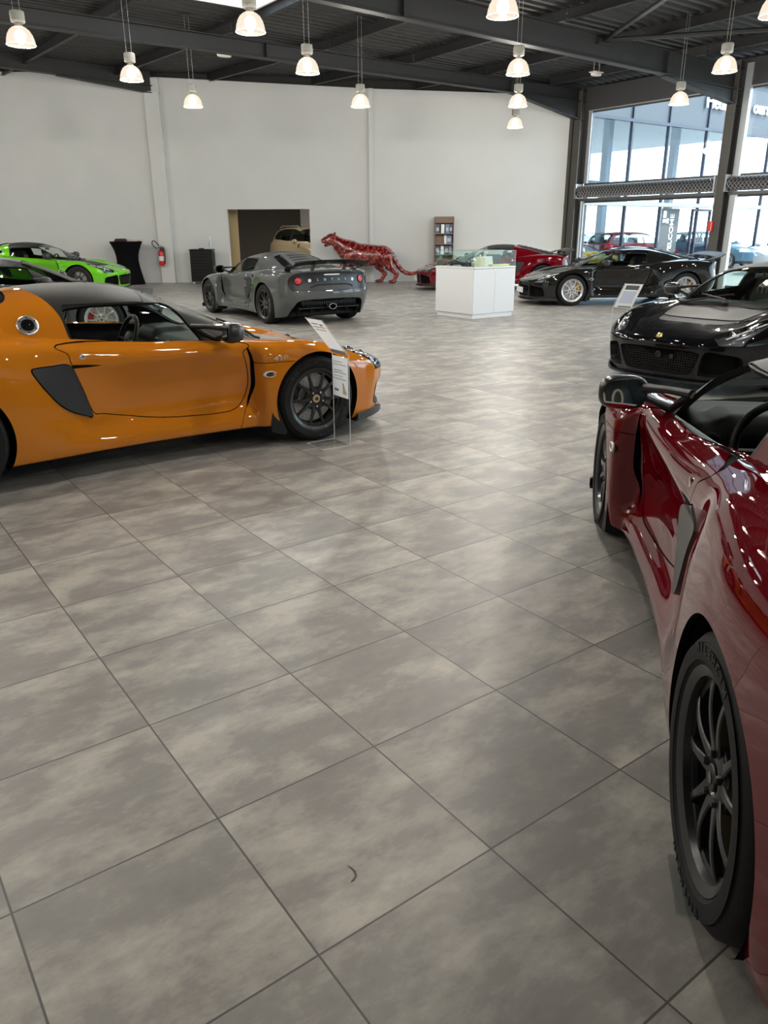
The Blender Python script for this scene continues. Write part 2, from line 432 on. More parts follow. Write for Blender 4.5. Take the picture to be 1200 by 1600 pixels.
nBASE, nSIDE, nFRONT, nREAR = BASE.norm(), SIDE.norm(), FRONT.norm(), REAR.norm()
def green_z(x, ay): return ZC(x, .5)-DROP(x, ay)
def car_f(x, y, z):
    ay = np.sqrt(y*y+1e-6)
    kx = .012+.075*sstep(-.45, -1.0, x)
    b = BASE(x, ay); g = green_z(x, ay); t = smax(b, g, kx)
    ft = (z-t)*nBASE(x, ay)*np.where(g > b, .82, 1)
    fs = (ay-SIDE(x, z))*nSIDE(x, z)
    f = smax(ft, fs, .035)
    f = smax(f, (x-FRONT(ay, z))*nFRONT(ay, z), .05)
    f = smax(f, (REAR(ay, z)-x)*nREAR(ay, z), .03)
    zb = .118+.034*sstep(-1.3, -.8, x)*sstep(1.1, .8, x)+.05*sstep(-1.5, -1.95, x)
    return smax(f, zb-z, .012)
XW = 1.185; RF, RR = .308, .3215
def arch_f(V):
    x, y, z = V.T
    a = np.sqrt((x-XW-.005)**2+(z-RF)**2)-.340; b = np.sqrt((x+XW)**2+(z-RR)**2)-.352
    return np.maximum(np.minimum(a, b), .45-np.abs(y))
P_DOOR = spline_poly([(.620, .748), (.662, .67), (.692, .579), (.702, .488), (.688, .408), (.650, .335), (.588, .292), (.498, .279), (.278, .284), (.059, .302), (-.151, .343), (-.291, .378), (-.359, .399), (-.405, .545), (-.451, .690), (-.462, .76), (-.45, .82)], 6)
P_INT = spline_poly([(-.688, .690), (-.672, .703), (-.577, .706), (-.462, .695), (-.415, .543), (-.370, .376), (-.402, .384), (-.488, .421), (-.557, .476), (-.619, .561), (-.664, .636)], 6)
P_WIN = spline_poly([(-.391, .79), (-.404, .883), (-.416, .975), (-.395, 1.003), (-.213, 1.017), (.11, 1.016), (.255, 1.000), (.308, .945), (.356, .855), (.408, .772), (.39, .745), (0, .74), (-.36, .76)], 5, tens=.35)
P_WS = np.array([(.93, 0), (.925, .15), (.905, .3), (.868, .43), (.815, .52), (.735, .575), (.66, .578), (.52, .540), (.38, .498), (.26, .458), (.205, .425), (.18, .33), (.165, .2), (.158, 0)])
P_WS = np.concatenate([spline_poly(P_WS, 5, closed=False), spline_poly(P_WS, 5, closed=False)[::-1][1:-1]*[1, -1]])
P_HEAD = spline_poly([(1.905, .50), (1.925, .585), (1.875, .675), (1.765, .732), (1.61, .772), (1.46, .790), (1.385, .768), (1.42, .712), (1.55, .645), (1.70, .565), (1.82, .495), (1.88, .478)], 6)
P_HOOD = np.array([(1.60, 0), (1.59, .16), (1.545, .30), (1.46, .385), (1.30, .43), (1.08, .475), (.985, .46), (.985, .30), (1.0, 0)])
P_HOOD = np.concatenate([spline_poly(P_HOOD[:6], 5, closed=False), P_HOOD[6:], P_HOOD[6:-1][::-1]*[1, -1], spline_poly(P_HOOD[:6], 5, closed=False)[::-1][:-1]*[1, -1]])
P_MOUTH = spline_poly([(0, .40), (.25, .398), (.40, .385), (.425, .355), (.37, .22), (.33, .178), (.2, .170), (-.2, .170), (-.33, .178), (-.37, .22), (-.425, .355), (-.40, .385), (-.25, .398)], 5)
P_SIDEIN = spline_poly([(.475, .385), (.62, .378), (.715, .35), (.728, .27), (.715, .19), (.60, .175), (.45, .178), (.425, .20)], 5)
P_TAIL = spline_poly([(-.5, .838), (0, .846), (.5, .838), (.64, .808), (.725, .735), (.73, .64), (.70, .575), (.6, .562), (0, .556), (-.6, .562), (-.70, .575), (-.73, .64), (-.725, .735), (-.64, .808)], 6)
P_DIFF = spline_poly([(0, .425), (.45, .415), (.60, .385), (.655, .30), (.70, .17), (.66, .05), (-.66, .05), (-.70, .17), (-.655, .30), (-.60, .385), (-.45, .415)], 5)
P_HATCH = np.array([(-.665, 0), (-.67, .2), (-.69, .34), (-.75, .405), (-1.0, .445), (-1.35, .50), (-1.58, .50), (-1.63, .45), (-1.64, .2), (-1.64, 0)])
P_HATCH = np.concatenate([spline_poly(P_HATCH, 4, closed=False), spline_poly(P_HATCH, 4, closed=False)[::-1][1:-1]*[1, -1]])
VENT = LUT.table([.05, .12, .25, .33, .45, .60, .70, .76, .85], [0, 1], [[v, v] for v in (.60, .60, .645, .70, .738, .735, .705, .66, .60)])
BXZ = LUT.table([.6, .80, .86, .95, 1.02, 1.08, 1.105, 1.122, 1.2], [0, 1], [[v, v] for v in (-.400, -.404, -.416, -.430, -.462, -.510, -.545, -.60, -.62)], h=.012)
CAR = {}
def build_car():
    h = .0155
    V, N, T = surface_net(car_f, (-2.15, -.031, .06), (2.1, .97, 1.17), h)
    S, _ = Surf(V, N, T).take(lambda V: -V[:, 1])
    m = np.abs(S.V[:, 1]) < 1e-5; S.V[m, 1] = 0; S.N[m, 1] = 0; S.N /= np.linalg.norm(S.N, axis=1, keepdims=True)
    gaps = []
    def cut(S, fn, w=.0022, gap=True):
        f = fn(S.V)
        A, B = S.split(f+w)
        st, B2 = B.split(fn(B.V)-w)
        if gap and len(st.T): gaps.append(st)
        return A, B2
    _, S = S.take(arch_f)
    under, S = S.take(lambda V: np.maximum(V[:, 2]-.126-.034*sstep(-1.3, -.8, V[:, 0])*sstep(1.1, .8, V[:, 0])-.05*sstep(-1.5, -1.95, V[:, 0]), np.abs(V[:, 1])-.90))
    # ---------------- cabin
    cab, S = cut(S, lambda V: np.maximum(BASE(V[:, 0], V[:, 1])-green_z(V[:, 0], V[:, 1])+.010, np.maximum(BXZ(V[:, 2], V[:, 2]*0+.5)-V[:, 0], .70-V[:, 2])), .0005)
    ws, cab = cab.take(lambda V: np.maximum(poly_sdf(P_WS, V[:, 0], V[:, 1]), -.15-V[:, 0]*0+(-1)*0+(.14-V[:, 0])))
    glass, cab = cab.take(lambda V: np.maximum(poly_sdf(P_WIN, V[:, 0], V[:, 2]), .47-V[:, 1]))
    hx = lambda y: .150-.05*(y/.5)**2
    roof, pillar = cut(cab, lambda V: np.maximum(1.024-.012*sstep(0, .2, V[:, 0])-.24*sstep(-.405, -.43, V[:, 0])-V[:, 2], V[:, 0]-hx(V[:, 1])), .002)
    # ---------------- rear
    hatch, S = cut(S, lambda V: np.maximum(poly_sdf(P_HATCH, V[:, 0], V[:, 1]), .8-V[:, 2]), .002)
    tail, S = cut(S, lambda V: np.maximum(poly_sdf(P_TAIL, V[:, 1], V[:, 2]), V[:, 0]+1.80), .002)
    diff, S = cut(S, lambda V: np.maximum(poly_sdf(P_DIFF, V[:, 1], V[:, 2]), V[:, 0]+1.6), .002)
    # ---------------- front
    mouth, S = cut(S, lambda V: np.maximum(np.minimum(poly_sdf(P_MOUTH, V[:, 1], V[:, 2]), poly_sdf(P_SIDEIN, V[:, 1], V[:, 2])), 1.42-V[:, 0]), .003)
    head, S = cut(S, lambda V: np.maximum(poly_sdf(P_HEAD, V[:, 0], V[:, 1]), .455-V[:, 2]), .003)
    hood, S = cut(S, lambda V: np.maximum(poly_sdf(P_HOOD, V[:, 0], V[:, 1]), .5-V[:, 2]), .003)
    mesh_, hood = hood.take(lambda V: 1.435-.1*(V[:, 1]/.4)**2-V[:, 0])
    scut, S = S.take(lambda V: np.maximum(np.maximum(V[:, 0]-(.985-.17*(V[:, 1]/.6)**2), .70-V[:, 0]), np.maximum(V[:, 1]-.62, BASE(V[:, 0], V[:, 1])-.03-V[:, 2])))
    # ---------------- sides
    intake, S = cut(S, lambda V: np.maximum(poly_sdf(P_INT, V[:, 0], V[:, 2]), .6-V[:, 1]), .003)
    door, S = cut(S, lambda V: np.maximum(poly_sdf(P_DOOR, V[:, 0], V[:, 2]), .6-V[:, 1]), .0028)
    vx = lambda V: VENT(V[:, 2], V[:, 2]*0+.5)
    front, S = S.take(lambda V: vx(V)-V[:, 0])
    vent, S = S.take(lambda V: np.maximum(vx(V)-.016*sstep(.76, .66, V[:, 2])*sstep(.28, .36, V[:, 2])-.004-V[:, 0], .5-V[:, 1]))
    # clamshell seams
    fz = lambda V: np.maximum(np.abs(V[:, 2]-.600)-.0001, np.maximum(V[:, 0]-.95, .6-V[:, 1]))
    fa, fb = front.split(front.V[:, 2]-.600+10*(np.maximum(0, front.V[:, 0]-1.02)))
    l1, _r = fb.split(np.maximum(fb.V[:, 2]-.604, fb.V[:, 0]-1.0)); gaps.append(l1); front = fa+_r
    sill, rear = S.take(lambda V: np.maximum(V[:, 2]-.30, -.83-V[:, 0]))
    sill2, rear = rear.take(lambda V: np.maximum(-.40-V[:, 0], V[:, 2]-.77))
    sill = sill+sill2
    l2, rear2 = rear.split(np.maximum(np.abs(rear.V[:, 2]-.535-.02*(rear.V[:, 0]+.6)*-1)-.004, np.maximum(rear.V[:, 0]+.6, np.maximum(-.95-rear.V[:, 0], .6-rear.V[:, 1]))))
    both = lambda S: S+S.mirror()
    def reg(name, S, **k): CAR[name] = S.mesh(name, **k)
    reg('front', both(front), thick=.012, rim_mi=1); reg('rear', both(rear), thick=.014, rim_mi=1); reg('roof', both(roof), thick=.02); CAR['pillar'] = [q.mesh('pillar', thick=.02) for p in pillar.islands() for q in (p, p.mirror())]
    for sfx, mm in (('_l', lambda s: s), ('_r', lambda s: s.mirror())):
        reg('door'+sfx, mm(door), thick=.014); reg('sill'+sfx, mm(sill), thick=.012, rim_mi=1)
        reg('glass'+sfx, mm(glass).offset(-.006)); reg('head'+sfx, mm(head).offset(-.001)); reg('bucket'+sfx, mm(head).offset(-.035))
        iv = mm(intake); iv = Surf(iv.V+iv.N*(.006+.020*sstep(-.66, -.43, iv.V[:, 0]-.25*(iv.V[:, 2]-.69)*-1-.0))[:, None], iv.N, iv.T); reg('intake'+sfx, iv, thick=.05)
    reg('windshield', both(ws).offset(-.004))
    reg('hood', both(hood).offset(.001), thick=.01); reg('meshgrille', both(mesh_).offset(-.006)); reg('scuttle', both(scut).offset(-.004), thick=.01)
    reg('hatch', both(hatch).offset(-.012), thick=.01, inner=False)
    reg('tail', both(tail).offset(-.006), thick=.01, inner=False)
    g = both(vent).offset(-.022)
    for q in gaps: g = g+both(q).offset(-.006)
    reg('gaps', g)
    reg('mouth', both(mouth).offset(-.07)); reg('diffback', both(diff).offset(-.10))
    # black returns of the openings
    for nm, q, d in (('mouthrim', mouth, .07), ('diffrim', diff, .10), ('headrim', head, .035), ('meshrim', mesh_, .006)):
        q = both(q); b = q.boundary(); Vn = q.V[b[:, 0]], q.V[b[:, 1]]; Nn = q.N[b[:, 0]], q.N[b[:, 1]]; n = len(b)
        VV = np.concatenate([Vn[0], Vn[1], Vn[1]-Nn[1]*d, Vn[0]-Nn[0]*d]); i = np.arange(n)
        me = bpy.data.meshes.new(nm); me.from_pydata(VV.tolist(), [], np.stack([i, i+n, i+2*n, i+3*n], 1).tolist()); me.update(); CAR[nm] = me
    reg('under', both(under))
    CAR['_S'] = S
def surf_z(x, y):
    """height of the body over (x, y)"""
    x = np.array([x], float); y = np.array([abs(y)], float)
    return float(smax(BASE(x, y), green_z(x, y), .012)[0])
def surf_y(x, z):
    return float(SIDE(np.array([x], float), np.array([z], float))[0])
def wheel_meshes(R, W, rim_r, key):
    """outward = +y, hub at origin"""
    o = W/2
    Mx = Matrix.Rotation(-PI/2, 4, 'X')      # lathe z -> +y
    t = MB()
    sh = R-rim_r
    prof = [(rim_r-.004, -o+.012), (rim_r+.012, -o+.004), (rim_r+.35*sh, -o-.004), (rim_r+.62*sh, -o-.003), (R-.022, -o+.008), (R-.008, -o+.022)]
    for g in (-.30, -.10, .10, .30):
        z = g*W; prof += [(R-.0006, z-.0062), (R-.0072, z-.0048), (R-.0072, z+.0048), (R-.0006, z+.0062)]
    prof += [(R-.008, o-.022), (R-.022, o-.008), (R-.032, o-.0035), (R-.0335, o-.0055), (R-.037, o-.0015), (rim_r+.62*sh, o+.003), (rim_r+.35*sh, o+.004), (rim_r+.2*sh, o+.0025), (rim_r+.018, o+.001), (rim_r+.012, o-.004), (rim_r-.004, o-.012)]
    t.lathe(prof, 72, Mx, cap=False)
    CAR['tyre'+key] = t.mesh('tyre', 30)
    CAR['tyretext'+key] = []; rr = rim_r+.50*sh
    for c0 in (-.55, PI-.55):
        tx = MB()
        for i, ch in enumerate('MICHELIN'):
            me = text_mesh(ch, .030 if key == 'R' else .032, .0012, bold=.0006); a = c0+i*.118
            M = Matrix.Rotation(a, 4, 'Y') @ Matrix.Translation((0, o+.0042, rr)) @ Matrix.Rotation(-PI/2, 4, 'X') @ Matrix.Rotation(PI, 4, 'Z')
            tx.add([v.co[:] for v in me.vertices], [list(p.vertices) for p in me.polygons], M); bpy.data.meshes.remove(me)
        CAR['tyretext'+key].append(tx.mesh('tyre_lettering'))
    r = MB()
    # barrel, lips
    r.lathe([(rim_r-.004, -o+.010), (rim_r+.008, -o+.008), (rim_r+.010, -o+.016), (rim_r-.012, -o+.03), (rim_r-.035, -.02), (rim_r-.026, o-.055), (rim_r-.020, o-.03), (rim_r-.016, o-.014), (rim_r-.004, o-.008), (rim_r+.007, o-.004), (rim_r+.010, o-.010), (rim_r+.001, o-.016)], 72, Mx, cap=False)
    r.lathe([(rim_r-.020, o-.032), (rim_r-.034, o-.034), (rim_r-.036, o-.045), (rim_r-.026, o-.055)], 72, Mx, cap=False)
    yh = o-.030                                # hub face
    r.lathe([(.0, yh-.03), (.074, yh-.03), (.078, yh-.018), (.072, yh-.004), (.056, yh+.002), (.040, yh+.002), (.036, yh-.004), (0, yh-.004)], 40, Mx, cap=False)
    N = 10
    for k in range(N):
        a = 2*PI*(k+.5)/N+(.022 if k % 2 else -.022)
        M = Matrix.Rotation(a, 4, 'Y')
        L = 11; V = []; F = []
        for i in range(L):
            u = i/(L-1); rr = .050+(rim_r-.024-.050)*u
            w = .0115*(1-u)**2+.0070+.006*u**4; dep = .016+.008*(1-u)
            yy = yh-.004+.012*math.sin(u*PI*.75)-.006*u**3
            tw = (.004 if k % 2 else -.004)*math.sin(PI*min(1, u*1.1))
            c = [(-w, 0), (-w*.72, .0035), (w*.72, .0035), (w, 0), (w*.7, -dep), (-w*.7, -dep)]
            for dx, dy in c: V.append((dx+tw, yy+dy, rr))
        for i in range(L-1):
            for q in range(6): F.append((i*6+q, i*6+(q+1) % 6, (i+1)*6+(q+1) % 6, (i+1)*6+q))
        F.append(list(range(6))[::-1]); F.append([(L-1)*6+q for q in range(6)])
        r.add(V, F, M, 0, True)
    # web between spokes near the hub
    for k in range(N):
        M = Matrix.Rotation(2*PI*k/N, 4, 'Y'); r.box(-.022, .022, yh-.024, yh-.006, .052, .086, M, b=.006)
    for k in range(5):
        a = 2*PI*k/5; M = Matrix.Rotation(a, 4, 'Y') @ Matrix.Translation((0, yh+.001, .054)) @ Mx
        r.lathe([(.0105, 0), (.0105, .004), (.008, .010), (.0, .011)], 6, M, mi=1, cap=False, smooth=False)
    CAR['rim'+key] = r.mesh('rim', 35)
    c = MB(); c.lathe([(.030, yh-.004), (.030, yh+.004), (.027, yh+.007), (0, yh+.0075)], 28, Mx, cap=False); CAR['cap'+key] = c.mesh('cap')
    e = MB(); e.lathe([(.013, yh+.0074), (.013, yh+.0092), (0, yh+.0092)], 20, Mx, cap=False, mi=0)
    CAR['capmark'+key] = e.mesh('mark')
    d = MB(); rd = rim_r*.80
    d.lathe([(.06, -.028), (rd, -.028), (rd, -.002), (.09, -.002), (.085, .012), (0, .012)], 48, Mx, cap=False)
    for k in range(24):
        for j, q in enumerate((.62, .76, .9)):
            a = 2*PI*k/24+j*.09; d.lathe([(.0035, -.0018), (0, -.0014)], 6, Matrix.Rotation(a, 4, 'Y') @ Matrix.Translation((0, 0, rd*q)) @ Mx, cap=False, mi=1)
    CAR['disc'+key] = d.mesh('disc')
    cp = MB()
    L = 9; V = []; F = []
    for i in range(L):
        a = -.42+.84*i/(L-1); b = .010 if i in (0, L-1) else 0
        for (rr, yy) in ((rd-.056, -.05), (rd-.056, .022-b), (rd-.044, .03-b), (rd-.006, .03-b), (rd+.008, .020-b), (rd+.008, -.05)):
            V.append((rr*math.sin(a), yy, rr*math.cos(a)))
    for i in range(L-1):
        for q in range(6): F.append((i*6+q, i*6+(q+1) % 6, (i+1)*6+(q+1) % 6, (i+1)*6+q))
    F.append(list(range(6))[::-1]); F.append([(L-1)*6+q for q in range(6)])
    cp.add(V, F, None, 0, False)
    for a in (-.2, .2): cp.box(-.02, .02, .028, .034, rd-.045, rd-.012, Matrix.Rotation(a, 4, 'Y'), b=.002)
    CAR['caliper'+key] = cp.mesh('caliper')
def sdf_obj(name, F, lo, hi, h):
    V, N, T = surface_net(F, lo, hi, h); return tri_mesh(name, V, N, T)
def rbox(x, y, z, hx, hy, hz, r):
    qx, qy, qz = np.abs(x)-hx+r, np.abs(y)-hy+r, np.abs(z)-hz+r
    return np.sqrt(np.maximum(qx, 0)**2+np.maximum(qy, 0)**2+np.maximum(qz, 0)**2)+np.minimum(np.maximum(qx, np.maximum(qy, qz)), 0)-r
def rot2(a, b, t): return a*math.cos(t)+b*math.sin(t), -a*math.sin(t)+b*math.cos(t)
def build_parts():
    wheel_meshes(RF, .205, .2190, 'F'); wheel_meshes(RR, .260, .2318, 'R')
    # wheel wells (inner liners)
    for key, xw, rr, zc, y0, y1 in (('F', XW+.005, .3405, RF, .55, .842), ('R', -XW, .3525, RR, .50, .862)):
        for sgn, sf in ((1, '_l'), (-1, '_r')):
            m = MB(); n = 28; V = []; F = []
            for k in range(n+1):
                a = -.62+(PI+1.24)*k/n
                for y in (y0, y1-.012): V.append((xw+rr*math.cos(a), sgn*y, max(.13, zc+rr*math.sin(a))))
            for k in range(n): F.append((2*k, 2*k+1, 2*k+3, 2*k+2))
            F.append([2*k for k in range(n+1)]); m.add(V, F); CAR['well'+key+sf] = m.mesh('well')
    # splitter
    m = MB(); ys = np.linspace(-.86, .86, 61); out = []
    for y in ys: out.append((float(FRONT(np.array([abs(y)]), np.array([.15]))[0])+.045-.02*abs(y), y))
    out = [(x, y) for x, y in out if x > 1.50]; y1 = out[-1][1]; poly = [(1.50, -y1)]+out+[(1.50, y1)]
    m.prism(poly, .104, .118)
    for s in (-1, 1):                     # turned-up winglet at each end
        pts = [(x, y) for x, y in out if s*y > .52]; V = []; F = []
        pts.sort(key=lambda p: s*p[1])
        for i, (x, y) in enumerate(pts):
            hgt = .118+.042*min(1, i/4.)
            V += [(x-.010, y, .112), (x, y+s*.002, .112), (x, y+s*.002, hgt), (x-.012, y-s*.004, hgt)]
        for i in range(len(pts)-1):
            for q in range(4): F.append((4*i+q, 4*i+(q+1) % 4, 4*i+4+(q+1) % 4, 4*i+4+q))
        m.add(V, F)
    CAR['splitter'] = m.mesh('splitter')
    # mouth grille: bars and honeycomb stand behind the opening
    m = MB()
    for z in np.arange(.19, .40, .022):
        w = .43*(.80+.20*(z-.17)/.23); m.box(1.955, 1.97, -w, w, z-.002, z+.002)
    for y in np.arange(-.40, .401, .026): m.box(1.957, 1.968, y-.002, y+.002, .185, .385)
    CAR['grille'] = m.mesh('grille')
    m = MB(); m.lathe([(.032, 0), (.032, .012), (.020, .012), (.020, .004), (0, .004)], 24, Matrix.Translation((1.975, .0, .33)) @ Matrix.Rotation(PI/2, 4, 'Y'), cap=False)
    m.box(1.97, 1.995, .13, .17, .30, .345, b=.006); CAR['sensor'] = m.islands('sensor')
    # mirrors (left)
    def fm(x, y, z):
        dx, dy, dz = x-.545, y-.872, z-.828
        c = 1-.10*np.clip((dx)/.07, -1, 1)
        e = (np.abs(dx/.072)**2.4+np.abs(dy/(.094*c))**3.2+np.abs(dz/(.066*c))**3.0)
        f = (e**(1/2.6)-1)*.065
        return smax(f, -(dx+.050+.225*dy-.10*dz), .010)
    Vm, Nm, Tm = surface_net(fm, (.42, .74, .74), (.65, 1.0, .93), .0075)
    Sm = Surf(Vm, Nm, Tm); CAR['mirror_l'] = tri_mesh('m', Vm, Nm, Tm); q = Sm.mirror(); CAR['mirror_r'] = tri_mesh('m', q.V, q.N, q.T)
    for s, sf in ((1, '_l'), (-1, '_r')):
        m = MB(); V = []; F = []; n = 28
        for k in range(n):
            a = 2*PI*k/n; c, d = math.cos(a), math.sin(a)
            V.append((.4945-.225*.082*math.copysign(abs(c)**.72, c)+.10*.054*math.copysign(abs(d)**.72, d), s*(.872+.082*math.copysign(abs(c)**.72, c)), .828+.054*math.copysign(abs(d)**.72, d)))
        m.add(V, [list(range(n)) if s > 0 else list(range(n))[::-1]]); 
        V2 = [(x+.004, y, z) for x, y, z in V]; m.add(V2, [list(range(n))[::-1]])
        CAR['mirglass'+sf] = m.mesh('g')
        m = MB()
        m.tube([(.36, s*.645, .858), (.44, s*.72, .858), (.53, s*.80, .846)], [.022, .018, .026], 10, flat=(1, .8))
        m.tube([(.52, s*.675, .765), (.53, s*.74, .79), (.54, s*.81, .815)], [.026, .018, .024], 10, flat=(1, .8)); m.tube([(.36, s*.645, .858), (.43, s*.67, .815), (.51, s*.675, .77)], .016, 8)
        CAR['mirarm'+sf] = m.mesh('arm')
        # sail plate
        m = MB(); m.add([(.412, s*.692, .762), (.53, s*.675, .760), (.50, s*.655, .79), (.345, s*.632, .875), (.358, s*.640, .862)], [(0, 1, 2, 3, 4)]); CAR['sail'+sf] = m.mesh('sail')
    m = MB(); n = 14; V = []; F = []          # top edge of a window wound down into the door
    for k in range(n):
        x = -.37+.74*k/(n-1); zt = .800-.05*(x+.37); yy = .650+.06*(x+.37)
        V += [(x, yy, zt-.03), (x, yy-.005, zt-.03), (x, yy-.005, zt+.012), (x, yy, zt+.012)]
    for k in range(n-1):
        for q in range(4): F.append((4*k+q, 4*k+(q+1) % 4, 4*k+4+(q+1) % 4, 4*k+4+q))
    F += [(0, 1, 2, 3), (4*n-1, 4*n-2, 4*n-3, 4*n-4)]; m.add(V, F); CAR['glassedge'] = m.mesh('ge')
    # wiper
    m = MB()
    def wz(x, y): return surf_z(x, y)+.014
    m.tube([(.955, .02, wz(.955, .02)-.01), (.955, .02, wz(.955, .02)+.02)], [.03, .022], 12)
    m.tube([(.955, .02, wz(.955, .02)+.02), (.90, -.14, wz(.90, -.14)+.018), (.80, -.34, wz(.80, -.34)+.008)], [.012, .010, .007], 8)
    m.tube([(.885-.06*abs(t+.30)-.16*(t+.30), t, wz(.885-.06*abs(t+.30)-.16*(t+.30), t)) for t in np.linspace(-.52, .02, 10)], .006, 6, flat=(1, 1.5))
    CAR['wiper'] = m.mesh('wiper')
    # tail lamps and rear badge positions follow the rear surface
    def rx(y, z): return float(REAR(np.array([abs(y)]), np.array([z]))[0])
    CAR['_rx'] = rx
    def on_tail(y, z, d=0.):
        e = .01; tx = Vector((rx(y+e, z)-rx(y-e, z), 2*e, 0)).normalized(); tz = Vector((rx(y, z+e)-rx(y, z-e), 0, 2*e)).normalized(); n = tz.cross(tx); n.normalize()
        if n.x > 0: n = -n
        M = Matrix.Identity(4); tz2 = n.cross(tx); tz2.normalize()
        if tz2.z < 0: tz2 = -tz2
        right = tz2.cross(n)
        for i in range(3): M[i][0], M[i][1], M[i][2] = right[i], tz2[i], n[i]
        p = Vector((rx(y, z), y, z))+n*d; M.translation = p; return M
    CAR['_on_tail'] = on_tail
    lens = MB(); ring = MB(); refl = MB()
    for s in (-1, 1):
        M = on_tail(s*.590, .715, -.012)
        ring.lathe([(.064, 0), (.066, .014), (.060, .020), (.056, .016), (.056, .0)], 32, M, cap=False)
        lens.lathe([(.056, .010), (.052, .018), (.034, .022), (.026, .019), (.022, .024), (0, .027)], 32, M, cap=False)
        M = on_tail(s*.405, .715, -.010); refl.lathe([(.028, 0), (.028, .012), (.024, .016), (.019, .014), (0, .019)], 24, M, cap=False)
    CAR['lens'], CAR['lampring'], CAR['reverse'] = lens.islands('l'), ring.islands('r'), refl.islands('v')
    m = MB(); M = on_tail(0, .800, -.004); m.box(-.145, .145, -.010, .010, 0, .008, M, b=.003); CAR['highstop'] = m.mesh('hs')
    m = MB(); V = []; F = []                       # plate recess crease
    for k in range(21):
        y = -.40+.80*k/20; zz = .655-.045*(abs(y)/.40)**6; M = on_tail(y, zz, -.004); p = M.translation; n = M.col[2].to_3d()
        for d in (0, .012): V.append(p+n*d); 
        V.append(p+n*.0+Vector((0, 0, -.02)))
    for k in range(20): F += [(3*k, 3*k+3, 3*k+4, 3*k+1), (3*k+1, 3*k+4, 3*k+5, 3*k+2)]
    m.add(V, F); CAR['platelip'] = m.mesh('pl')
    # diffuser strakes, exhaust, undertray
    m = MB()
    for y in (-.56, -.34, -.14, .14, .34, .56): m.prism([(-1.35, .13), (-1.80, .17), (-1.885, .26), (-1.86, .30), (-1.60, .24)], y-.006, y+.006, Matrix.Rotation(PI/2, 4, 'X'))
    m.prism([(-1.55, -.60), (-1.55, .60), (-1.87, .58), (-1.87, -.58)], .268, .282)
    m.box(-1.86, -1.80, -.52, .52, .33, .40, b=.01)
    for y in np.arange(-.50, .51, .04): m.box(-1.875, -1.86, y-.003, y+.003, .30, .41)
    CAR['diffuser'] = m.mesh('d')
    m = MB(); Mx = Matrix.Translation((-1.82, 0, .30)) @ Matrix.Rotation(-PI/2, 4, 'Y') @ Matrix.Diagonal((.72, 1.12, 1, 1))
    m.lathe([(.05, 0), (.062, .02), (.066, .15), (.064, .165), (.057, .165), (.054, .14), (.05, .02)], 32, Mx, cap=False); CAR['exhaust'] = m.mesh('e')
    # wing
    m = MB(); V = []; F = []; n = 15; nc = 14
    for i in range(n):
        y = -.70+1.40*i/(n-1); rise = .062*(1-(abs(y)/.70)**3); ch = .235-.02*(y/.7)**2
        for k in range(nc):
            a = 2*PI*k/nc; cx = .5*(1-math.cos(a)); th = .055*math.sin(a)*(1-cx)**.5*1.5 if True else 0
            xx = -1.83-ch*cx; V.append((xx, y, 0.915+rise*.75+.05*cx*cx+.02*cx+ch*th*.9))
    for i in range(n-1):
        for k in range(nc): F.append((i*nc+k, i*nc+(k+1) % nc, (i+1)*nc+(k+1) % nc, (i+1)*nc+k))
    F.append(list(range(nc))); F.append([(n-1)*nc+k for k in range(nc)][::-1]); m.add(V, F, None, 0, True)
    CAR['wing'] = m.mesh('wing')
    m = MB()
    for s in (-1, 1):
        # curved end supports blending into the rear haunches and two upright stays
        m.tube([(-1.58, s*.60, .862), (-1.70, s*.665, .880), (-1.82, s*.700, .915), (-1.93, s*.705, .945)], [.030, .036, .046, .05], 10, flat=(1.5, .30))
        m.prism([(-1.80, .86), (-1.90, .86), (-1.99, .985), (-1.87, .965)], s*.30-.006, s*.30+.006, Matrix.Rotation(PI/2, 4, 'X'))
        m.box(-1.93, -1.76, s*.30-.03, s*.30+.03, .855, .868, b=.004)
    CAR['wingstay'] = m.islands('ws')
    # hatch: louvred centre panel following the roof line, dark slots
    m = MB(); V = []; F = []; nx, ny = 26, 9
    wid = lambda x: .27+.10*sstep(-.7, -1.5, x)
    for i in range(nx):
        x = -.70-.86*i/(nx-1)
        for j in range(ny):
            y = float(wid(x))*(-1+2*j/(ny-1)); V.append((x, y, surf_z2(x, y)+.022-.016*(abs(j-4)/4)**6))
    for i in range(nx-1):
        for j in range(ny-1): F.append((i*ny+j, i*ny+j+1, (i+1)*ny+j+1, (i+1)*ny+j))
    b = [j for j in range(ny)]+[i*ny+ny-1 for i in range(1, nx)]+[(nx-1)*ny+j for j in range(ny-2, -1, -1)]+[i*ny for i in range(nx-2, 0, -1)]
    k0 = len(V)
    for q in b: V.append((V[q][0], V[q][1], V[q][2]-.05))
    for q in range(len(b)): F.append((b[q], k0+q, k0+(q+1) % len(b), b[(q+1) % len(b)]))
    m.add(V, F, None, 0, True); CAR['louvrepanel'] = m.mesh('lp', 50)
    m = MB(); f2 = MB()
    for k in range(5):
        x = -.86-.135*k; w = float(wid(x))-.05
        V = []; F = []
        for j in range(9):
            y = w*(-1+2*j/8); e = .028*(1-.6*(abs(j-4)/4)**4)
            V += [(x+e*.5, y, surf_z2(x+e*.5, y)+.0235), (x-e, y, surf_z2(x-e, y)+.0235)]
        for j in range(8): F.append((2*j, 2*j+2, 2*j+3, 2*j+1))
        m.add(V, F)
        f2.tube([(x-.026, w*t, surf_z2(x-.026, w*t)+.026) for t in np.linspace(-1, 1, 9)], .006, 6, flat=(2., .8))
    CAR['slots'] = m.islands('s'); CAR['louvres'] = f2.islands('lv')
    # fuel cap (right side)
    y = surf_gy(-.625, .925)
